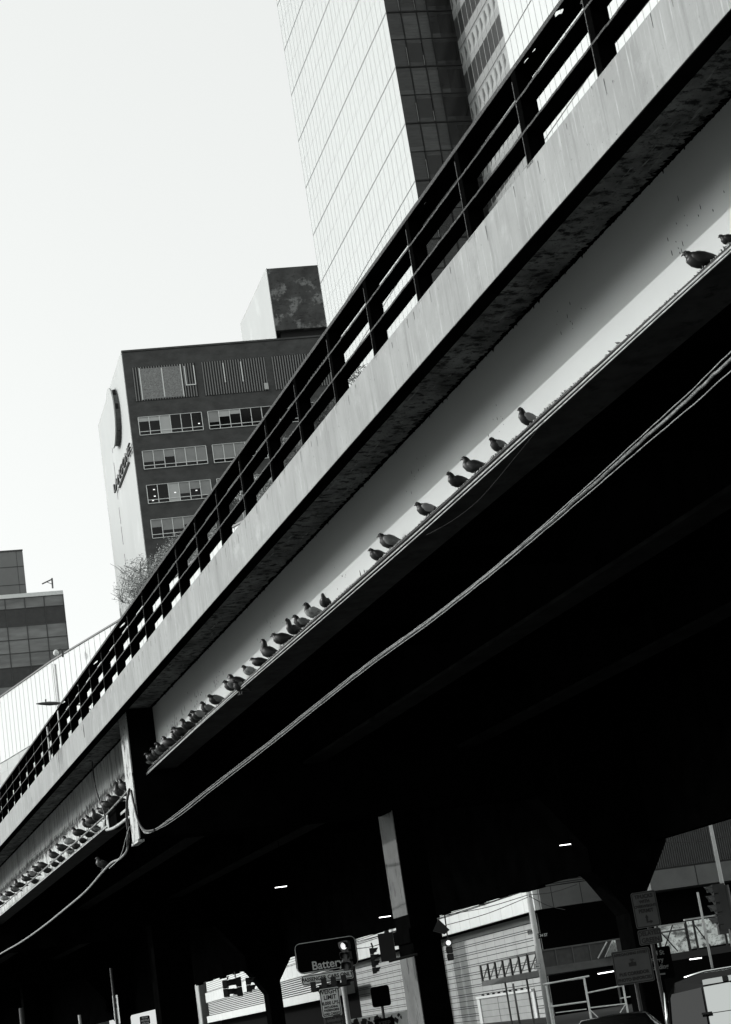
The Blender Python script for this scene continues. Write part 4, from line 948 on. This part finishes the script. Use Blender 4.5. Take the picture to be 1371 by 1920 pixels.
# ---- poles
def pole(pts_px, dist, r0, r1, label, matn='pole', name='utility_pole', arms=(), cat='pole', group=None):
    tp = at_d(*pts_px, dist); r = thing(name, label, cat, dn(tp), group); m = MB(); m.tube([dn(tp), tp], r0, 10, r1); m.build('pole', matn, r, smooth=True)
    for (a, b, rr) in arms: mm = MB(); mm.tube([at_d(*a, dist), at_d(*b, dist)], rr, 6); mm.build('arm', matn, r)
    return r
p1 = pole((990, 1667), 92, .20, .14, 'tall pale wooden utility pole at the lit corner of the street', name='utility_pole', arms=(((990, 1671), (964, 1662), .05),))
pole((1332, 1546), 58, .085, .06, 'slender pale lamp post rising against the dark corrugated building', name='lamp_post', cat='lamp post')
pole((1308, 1673), 70, .05, .045, 'thin pale pole with a knob on top right of the delayed green sign', name='thin_pole')
pole((962, 1884 - 40), 93, .06, .05, 'dark thin post below the shed parapet in front of the panelled wall', matn='sig_grey', name='thin_post')
pole((208, 1815), 58, .045, .045, 'dim thin pole at the left under the deck', matn='cable_dark', name='thin_post')
pole((40, 1890), 60, .09, .08, 'short dim post at the lower left edge', matn='cable_dark', name='thin_post')
pole((149, 1903), 62, .05, .05, 'short pale post at the bottom left', name='thin_post')
pole((642, 1833), 46, .065, .065, 'pale pipe post under the passenger cars sign', name='sign_post', cat='post')
# overhead wires across the lit wall
GO = 'overhead wires in front of the corner building'
for (a, b, lb) in (((990, 1678), (832, 1716), 'upper overhead wire leaving the wooden pole to the left'), ((990, 1682), (835, 1735), 'lower overhead wire leaving the wooden pole to the left'), ((992, 1678), (1082, 1658), 'overhead wire from the wooden pole rising to the right'), ((992, 1680), (1060, 1706), 'overhead wire from the wooden pole falling to the right'), ((665, 1779), (735, 1760), 'thin wire behind the hanging signal left of the column'), ((665, 1767), (1010, 1662), 'dark stay wire along the top of the pale band'), ((1245, 1579), (1371, 1567), 'wire across the corrugated building')):
    P, Q = at_d(*a, 90), at_d(*b, 90); mid = (P + Q) / 2 - Z * .12; m = MB(); m.tube(smooth_path([P, mid, Q], 4), .018, 5); tag(m.build('overhead_wire', 'cable_dark'), lb, 'wire', GO)

# ---- traffic signals
def signal(cx, cy, dist, h_px, facing, label, lit=None, grey=False, n=3, mount=None, top=None, vis=True):
    """facing: unit vector the lenses look to (horizontal). n sections, h_px total height in the photograph"""
    c = at_d(cx, cy, dist); hgt = h_px * c.length / F; sec = hgt / n; Fv = Vector(facing).normalized(); Sv = Z.cross(Fv).normalized(); w_ = sec * .92
    r = thing('traffic_signal', label, 'traffic light', c - Z * hgt / 2, 'traffic signals'); hm = 'sig_grey' if grey else 'sig'
    m = MB(); b0 = c - Z * hgt / 2
    for i in range(n):
        o = b0 + Z * (sec * i + sec * .02); a = w_ / 2; e = sec * .96; ch = w_ * .12; dep = w_ * .6
        m.prism([o - Sv * a + Z * ch, o - Sv * a + Z * (e - ch), o - Sv * (a - ch) + Z * e, o + Sv * (a - ch) + Z * e, o + Sv * a + Z * (e - ch), o + Sv * a + Z * ch, o + Sv * (a - ch), o - Sv * (a - ch)], -Fv * dep)
    m.build('housing', hm, r)
    for i in range(n):
        o = b0 + Z * (sec * (i + .5)); rr = sec * .36
        m = MB(); m.tube([o, o + Fv * .02], rr, 16); m.build('lens', 'lens_on' if lit == n - 1 - i else 'lens', r)
        if vis:
            m = MB(); K_ = 11; L = sec * .8; a0, a1 = R(-35), R(215); inn = []; 
            ring = [(math.cos(a0 + (a1 - a0) * j / K_), math.sin(a0 + (a1 - a0) * j / K_)) for j in range(K_ + 1)]
            for j in range(K_):
                (x0, y0), (x1, y1) = ring[j], ring[j + 1]; f0 = .55 + .45 * max(0, y0); f1 = .55 + .45 * max(0, y1); r0 = rr * 1.06
                A = o + Sv * x0 * r0 + Z * y0 * r0; B = o + Sv * x1 * r0 + Z * y1 * r0; C_ = B + Fv * L * f1; D_ = A + Fv * L * f0
                nn = (Sv * (x0 + x1) + Z * (y0 + y1)).normalized() * .008; m.prism([A, B, C_, D_], nn)
            m.build('visor', 'visor' if grey else hm, r)
    if top: m = MB(); t_ = at_d(*top, dist); m.tube([c + Z * hgt / 2, t_], .025, 6); m.build('hanger', hm, r)
    return r
left = Vector((-1, -.15, 0)); right = Vector((1, -.1, 0)); front = Vector((.1, -1, 0))
s1 = signal(1338, 1686, 38, 50, left, 'grey three-lamp signal with deep hoods at the right edge', grey=True, n=3)
m = MB(); a, b = at_d(1345, 1668, 37.7), at_d(1371, 1745, 37.7); pr = at_d(1352, 1666, 37.6); bw_ = .32; m.box(at_d(1344, 1705, 38.2) - Vector((.0, 0, .42)), Vector((.26, .05, 0)), Vector((0, .25, 0)), Z * .92); m.box(at_d(1346, 1732, 38.2) - Vector((.0, 0, .22)), Vector((.2, .05, 0)), Vector((0, .22, 0)), Z * .42); m.build('side_housing', 'sig_grey', s1)
pole((1357, 1660), 38.6, .11, .10, 'stout dark signal mast cut by the right edge', matn='sig_grey', name='signal_mast', arms=(((1335, 1674), (1356, 1668), .035),))
signal(1344, 1727, 37.6, 17, left, 'single hooded lamp under the grey signal at the right edge', grey=True, n=1)
signal(703, 1801, 50, 46, right, 'dark signal hanging left of the column with four hoods seen from the side', n=4, top=(696, 1768))
signal(843, 1781, 62, 38, front, 'dark signal with one lit round lamp right of the column', lit=0, n=3, top=(834, 1716), vis=False)
signal(648, 1792, 40.5, 54, left * .6 + front, 'dark signal in front of the large black sign with a bright top lamp', lit=0, n=3, vis=True)
signal(428, 1853, 62, 30, right, 'dark signal in the lit gap facing right', n=2, top=(428, 1830))
signal(444, 1851, 62, 34, left, 'dark signal in the lit gap back to back with its neighbour', n=2, top=(440, 1822))
signal(470, 1846, 62, 26, right, 'dark signal at the right of the lit gap beside the far column', n=2)
# box and loudspeaker shaped fixtures on the column
m = MB(); c = at_d(744, 1772, 37.0); m.box(c - Vector((.35, 0, .28)), Vector((.30, .05, 0)), Vector((0, .2, 0)), Z * .55); tag(m.build('control_box', 'sig'), 'black control box strapped to the left side of the peeling column', 'control box')
m = MB(); c = at_d(733, 1796, 36.2); m.tube([c - Vector((.05, 0, .06)), at_d(783, 1789, 36.2)], .03, 6); tag(m.build('bracket_arm', 'sig'), 'dark horizontal bracket arm fixed across the peeling column', 'bracket')
m = MB(); a, b, c = at_d(822, 1723, 36.6), at_d(843, 1743, 36.6), at_d(834, 1751, 36.6); e = at_d(812, 1745, 36.6); m.prism([a, b, c, e], Vector((0, .3, 0))); tag(m.build('floodlight', 'sig'), 'black slanted floodlight box on the right shoulder of the column', 'floodlight')

# ---- signs
def sign(cx, cy, dist, w_px, h_px, lines, face, ink, label, post=True, tilt=0, name='road_sign', border=True, yaw=0, cat='sign', post_r=.03, round_=.04, postmat='pole', thick=.02):
    c = at_d(cx, cy, dist); pm = F / c.length; W_, H_ = w_px / pm, h_px / pm
    U = Matrix.Rotation(R(yaw), 3, 'Z') @ Vector((c.y, -c.x, 0)).normalized(); N = U.cross(Z); Up = Z
    r = thing(name, label, cat, dn(c) if post else c)
    def rr(w2, h2, n0, rad, mb, th):
        pts = []
        for (sx, sz, a0) in ((1, 1, 0), (-1, 1, 90), (-1, -1, 180), (1, -1, 270)):
            for j in range(4): a = R(a0 + 30 * j); pts.append(c + U * (sx * (w2 - rad) + rad * math.cos(a)) + Up * (sz * (h2 - rad) + rad * math.sin(a)) + N * n0)
        mb.prism(pts, -N * th)
    m = MB(); rd = round_; rr(W_ / 2, H_ / 2, 0, rd, m, thick); m.build('panel', face, r)
    if border:
        m = MB(); rr(W_ / 2 - .015, H_ / 2 - .015, .003, rd * .8, m, .002); m.cur = 1; rr(W_ / 2 - .032, H_ / 2 - .032, .006, rd * .6, m, .002); m.build('border', [ink, face], r)
    m = MB()
    for (txt, fx, fy, size) in lines:
        O = c + U * W_ * fx + Up * H_ * fy + N * .009
        if callable(txt): txt(m, O, U, Up, size * H_, N)
        else: add_text(m, txt, size * H_, O, U, Up, wide=.92, depth=.003, bold=.004)
    if m.v: m.build('writing', ink, r)
    if post: mm = MB(); mm.tube([dn(c) - N * .05, c + Up * H_ * .45 - N * .05], post_r, 8); mm.build('post', postmat, r)
    return r
def arrow_up_right(m, O, U, W, s, N):
    m.prism([O + U * a * s + W * b * s for a, b in ((-.5, .15), (-.25, .6), (0, .15), (-.13, .15), (-.13, -.35), (.15, -.35), (.15, -.18), (.55, -.45), (.15, -.72), (.15, -.55), (-.37, -.55), (-.37, .15))], N * .003)
def arrow_left(m, O, U, W, s, N):
    m.prism([O + U * a * s + W * b * s for a, b in ((-1, 0), (-.4, .5), (-.4, .18), (1, .18), (1, -.18), (-.4, -.18), (-.4, -.5))], N * .003)
def arrow_right(m, O, U, W, s, N): arrow_left(m, O, -U, W, s, N)
def camera_icon(m, O, U, W, s, N):
    m.prism([O + U * a * s + W * b * s for a, b in ((-.8, -.5), (.8, -.5), (.8, .3), (.3, .3), (.2, .5), (-.2, .5), (-.3, .3), (-.8, .3))], N * .003)
    for a in (-50, -20, 20, 50): d_ = U * math.sin(R(a)) + W * math.cos(R(a)); e = U * math.cos(R(a)) - W * math.sin(R(a)); p = O + W * .55 * s + d_ * .1 * s; m.prism([p - e * .05 * s, p + e * .05 * s, p + d_ * .5 * s + e * .05 * s, p + d_ * .5 * s - e * .05 * s], N * .003)
def icon_ring(m, O, U, W, s, N): m.prism([O + N * .004 + U * s * math.cos(6.283 * i / 16) + W * s * math.sin(6.283 * i / 16) for i in range(16)], N * .002)
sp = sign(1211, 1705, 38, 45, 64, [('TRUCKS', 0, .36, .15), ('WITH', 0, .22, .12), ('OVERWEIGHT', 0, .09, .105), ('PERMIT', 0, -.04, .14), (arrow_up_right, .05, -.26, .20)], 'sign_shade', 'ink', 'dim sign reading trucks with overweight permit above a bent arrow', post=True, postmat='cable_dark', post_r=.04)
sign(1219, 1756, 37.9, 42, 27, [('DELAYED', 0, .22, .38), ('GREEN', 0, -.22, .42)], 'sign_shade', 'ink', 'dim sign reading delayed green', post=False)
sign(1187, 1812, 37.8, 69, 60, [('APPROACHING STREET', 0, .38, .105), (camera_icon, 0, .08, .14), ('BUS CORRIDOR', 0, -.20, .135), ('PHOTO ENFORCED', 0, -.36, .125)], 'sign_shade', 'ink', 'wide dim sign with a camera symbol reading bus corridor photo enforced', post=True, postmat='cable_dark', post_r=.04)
sign(1238, 1806, 39, 44, 56, [('E 34 St', -.1, .32, .2), ('Ferry', -.1, .10, .2), ('Landing', -.05, -.12, .2), (arrow_left, -.05, -.34, .14)], 'sign_black', mat('white_sign_letters', .16, .7), 'black sign with white writing pointing left to the ferry landing', post=False, border=False)
signs_big = sign(612, 1790, 43, 114, 56, [('Battery', .0, -.30, .38)], 'sign_black', 'ink_white', 'large black direction sign with rounded white border reading Battery', post=False, round_=.16, yaw=-2)
sign(614, 1832, 42.6, 94, 18, [('PASSENGER CARS ONLY', 0, 0, .52)], 'sign_white2', 'ink', 'long pale sign reading passenger cars only under the black sign', post=False, yaw=-2)
sign(620, 1879, 42.2, 36, 50, [('WEIGHT', 0, .37, .22), ('LIMIT', 0, .17, .21), ('8,000 LBS.', 0, -.03, .16), ('INCLUDING', 0, -.17, .10), ('PASSENGERS', 0, -.28, .105), ('AND CARGO', 0, -.40, .105)], 'sign_white2', 'ink', 'tall pale weight limit sign reading eight thousand pounds', post=False)
m = MB(); c = at_d(608, 1889, 42.5); m.box(Vector((c.x - .05, c.y, -EYE)), Vector((.42, 0, 0)), Vector((0, .12, 0)), Z * (at_d(608, 1846, 42.5).z + EYE)); tag(m.build('sign_upright', 'sig_grey'), 'flat grey upright board carrying the weight limit sign', 'post')
sign(627, 1918, 42.2, 30, 26, [('TRUCKS WITH', 0, .34, .2), ('OVERWEIGHT', 0, .02, .2)], 'sign_dim', 'ink', 'lower grey sign under the weight limit sign, trucks with overweight, cut by the picture edge', post=False)
r = thing('sign_beam', 'dark beam with clamp blocks joining the sign posts', 'sign bracket', at_d(620, 1852, 42.4))
m = MB(); P, Q = at_d(586, 1857, 42.4), at_d(657, 1843, 42.4); m.tube([P, Q], .055, 6); m.build('beam', 'sig', r)
for x, y in ((588, 1851), (608, 1844), (626, 1842), (645, 1838)): m = MB(); c = at_d(x, y, 42.4); m.box(c - Vector((.06, .06, .1)), Vector((.12, 0, 0)), Vector((0, .12, 0)), Z * .22); m.build('clamp', 'sig', r)
sign(714, 1868, 45, 34, 36, [], 'sign_black', 'ink', 'plain black back of a square sign on a thin post', border=False, post_r=.035, postmat='sig', round_=.06)
sign(722, 1922, 44.6, 36, 24, [('KEEP', 0, .12, .45)], 'sign_black', mat('dim_sign_letters', .03, .7), 'dark sign at the bottom edge reading keep', border=False, post=False, round_=.05)
sign(218, 1893, 58, 14, 50, [(icon_ring, 0, .34, .07), ('M', 0, .12, .2), (icon_ring, 0, -.36, .06)], 'sign_white2', 'ink', 'narrow white bus stop sign at the lower left, two panels tall', post=True, yaw=-50, border=False, round_=.02)
sign(368, 1905, 74, 14, 38, [(icon_ring, 0, .30, .08), ('M', 0, .08, .2), ('O', 0, -.25, .2)], 'sign_white2', 'ink', 'narrow white bus stop sign beside the lit gap', post=True, yaw=-50, border=False, round_=.02)
sign(272, 1913, 56, 18, 15, [('FROM', 0, .3, .28), ('MIDDLE', 0, -.02, .28), ('ROUTE', 0, -.34, .28)], 'sign_black', 'ink_white', 'small dark sign with three lines of white writing at the bottom left', post=False, border=False)
sign(1017, 1754, 91.4, 17, 9, [('E 34 ST', 0, 0, .75)], 'sign_black', 'ink_white', 'small street name sign reading E 34 St on the wooden pole', post=False, border=False, round_=.02)
sign(994, 1748, 91.4, 9, 8, [('FDR', 0, 0, .7)], 'sign_white', 'ink', 'tiny pale street sign left of the wooden pole', post=False, border=True, round_=.02)
sign(1008, 1812, 90.8, 13, 10, [(arrow_left, 0, 0, .32)], 'sign_white', 'ink', 'small one-way arrow sign on the wooden pole in front of the shed parapet', post=False, border=True, round_=.02)
# graffitied box top at the bottom
r = thing('painted_truck_roof', 'pale box van roof with black graffiti along its top edge at the bottom', 'van', dn(at_d(690, 1918, 52)))
P, Q = at_d(648, 1913, 52), at_d(762, 1894, 52); d_ = (Q - P); d_.z = 0
m = MB(); m.box(Vector((P.x, P.y, -.9)), d_, Vector((0, 2.0, 0)), Z * (P.z + .9)); m.build('cargo_box', 'band_white', r)
m = MB(); random.seed(44)
for i in range(70):
    u = random.uniform(.02, .9); zz = P.z - .05 - random.uniform(0, .28); c = Vector((P.x, P.y, 0)) + d_ * u + Z * zz - Vector((0, .012, 0)); n = 6; s_ = random.uniform(.03, .08)
    m.prism([c + d_.normalized() * s_ * math.cos(6.283 * j / n) * random.uniform(.4, 1.4) + Z * s_ * 1.3 * math.sin(6.283 * j / n) * random.uniform(.4, 1.4) for j in range(n)], Vector((0, .01, 0)))
m.build('graffiti', 'ink', r)
m = MB(); m.box(Vector((P.x, P.y, -1.7)) + d_ * .02, d_ * .96, Vector((0, 2.0, 0)), Z * .8); m.build('chassis', 'sig', r)
for u in (.2, .8):
    m = MB(); c = Vector((P.x, P.y - .02, -1.85)) + d_ * u; m.tube([c, c + Vector((0, .25, 0))], .35, 14); m.build('wheel', 'rubber', r)

# ---- black van at the lower right corner
vc = horiz(1236, 1850, 20); vU = Matrix.Rotation(R(-4), 3, 'Z') @ Vector((vc.y, -vc.x, 0)).normalized(); vN = vU.cross(Z)   # side faces the camera
van = thing('black_van', 'glossy black van with sky reflections in its side at the lower right corner', 'van', vc + Z * GZ + vU * 2.3)
zt = at_d(1240, 1840, 20).z
def vp(u, z, n=0.): return vc + vU * u + Z * z - vN * 0 + vN * n
side = [(0.05, -1.75), (0.0, -1.2), (.015, -.75), (.07, zt - .16), (.16, zt - .04), (.42, zt + .015), (1.6, zt + .02), (2.9, zt - .02), (3.6, zt - .62), (4.55, zt - .80), (4.75, -1.2), (4.7, -1.75)]
def lean(z): return -.22 * max(0, z - (zt - .66))            # the sides lean in above the waist line
rings = [[vp(u, z, .0 + lean(z) - (.05 if z > zt - .05 else 0)) for u, z in side], [vp(u, z, -1.85 - lean(z)) for u, z in side]]
m = MB(); m.rings(rings); m.build('body', 'van', van)
def vslab(pts, n0, n1):
    mb = MB(); k_ = len(pts); A_ = [vp(u, z, n0 + lean(z)) for u, z in pts]; B_ = [vp(u, z, n1 + lean(z)) for u, z in pts]; mb.rings([A_, B_]); return mb
vslab([(.05, zt - .60), (.09, zt - .19), (.11, zt - .15), (.43, zt - .125), (.43, zt - .60)], .004, .012).build('window', 'vanglass', van)
vslab([(.455, zt - .60), (.455, zt - .125), (.74, zt - .115), (.785, zt - .15), (.80, zt - .60)], .004, .012).build('window', mat('van_reflection_glass', .62, .03, metal=1., spec=1.), van)  # bright metal pane imitates sky mirrored in the glass
vslab([(.86, zt - .60), (.86, zt - .13), (2.7, zt - .13), (3.2, zt - .60)], .004, .012).build('window', mat('van_front_glass', .55, .04, metal=1.), van)
vslab([(.05, zt - 1.1), (.05, zt - .62), (.43, zt - .62), (.43, zt - 1.1)], .003, .008).build('rear_panel', 'van', van)
vslab([(.455, zt - .105), (.455, zt - .05), (.78, zt - .045), (.83, zt - .10)], .003, .007).build('upper_panel', mat('van_bright_panel', .5, .08, metal=1.), van)
vslab([(.455, zt - .395), (.455, zt - .402), (.80, zt - .402), (.80, zt - .395)], .013, .015).build('glass_seam', 'slot', van)
m = MB(); m.tube([vp(.01, zt - .72, .05), vp(.02, zt - .4, .06), vp(.05, zt - .12, .06)], .014, 8); m.tube([vp(.28, zt + .0, .02), vp(.5, zt + .035, .02), vp(.95, zt + .04, .02), vp(2.8, zt + .0, .02)], .014, 8); m.build('trim', 'chrome', van, smooth=True)
m = MB(); m.box(vp(.39, zt - .40, .0), vU * .11, Z * .02, vN * .025); m.build('handle', 'sig', van)
m = MB(); m.box(vp(.67, zt - .095, -.10), vU * .06, Z * .05, vN * .04); m.build('marker_lamp', 'sig', van)
for u in (.95, 3.75):
    for n_ in (-.2, -1.75):
        m = MB(); c = vp(u, -1.85, n_ + .25); m.tube([c, c - vN * .22], .34, 20); wh = m.build('wheel', 'rubber', van); m = MB(); m.tube([c + vN * .006, c - vN * .02], .2, 16); m.build('rim', 'chrome', wh)

# ---- dark car seen head-on in front of the scaffold
cc0 = at_d(1150, 1905, 31); cr = Vector((cc0.y, -cc0.x, 0)).normalized(); cf = Z.cross(cr); C0 = Vector((cc0.x, cc0.y, 0))
car = thing('parked_car', 'dark car seen head-on, only its roof showing below the scaffold frame', 'car', C0 + Z * GZ); zr = cc0.z
def cp_(x, y, z): return C0 + cr * x + cf * y + Z * z      # x across, y away from the camera
def crow(y, hw0, z0, hw1, z1, r_=.08): return [cp_(-hw0, y, z0), cp_(hw0, y, z0), cp_(hw0 * 1.02, y, (z0 + z1) / 2), cp_(hw1, y, z1 - r_), cp_(hw1 - r_, y, z1), cp_(0, y, z1 + .02), cp_(-hw1 + r_, y, z1), cp_(-hw1, y, z1 - r_), cp_(-hw0 * 1.02, y, (z0 + z1) / 2)]
m = MB(); m.rings([crow(-2.2, .80, -1.95, .74, -1.55), crow(-2.1, .88, -2.0, .80, -1.40), crow(-1.2, .90, -2.0, .82, -1.25), crow(2.0, .90, -2.0, .82, -1.2), crow(2.2, .85, -1.95, .78, -1.4)]); m.build('body', 'van', car, smooth=True)
m = MB(); m.rings([crow(-1.15, .80, -1.26, .76, -1.2, .02), crow(-.45, .80, -1.26, .60, zr - .03), crow(.3, .80, -1.26, .62, zr), crow(1.1, .80, -1.26, .58, zr - .05), crow(1.8, .78, -1.26, .72, -1.15, .02)]); m.build('cabin', 'van', car, smooth=True)
m = MB(); m.prism([cp_(-.66, -1.02, -1.15), cp_(.66, -1.02, -1.15), cp_(.52, -.52, zr - .10), cp_(-.52, -.52, zr - .10)], -cf * .02 + Z * .02); m.build('windscreen', 'vanglass', car)
for sx in (-1, 1):
    m = MB(); m.box(cp_(sx * .72 - .12, -2.22, -1.62), cr * .24, cf * .05, Z * .12); m.build('headlight', 'chrome', car)
    m = MB(); m.box(cp_(sx * .95 - .09, -.75, -1.12), cr * .18, cf * .08, Z * .13); m.build('mirror', 'van', car)
    for y in (-1.4, 1.35): m = MB(); m.tube([cp_(sx * .90, y, -1.88), cp_(sx * .70, y, -1.88)], .32, 18); m.build('wheel', 'rubber', car)
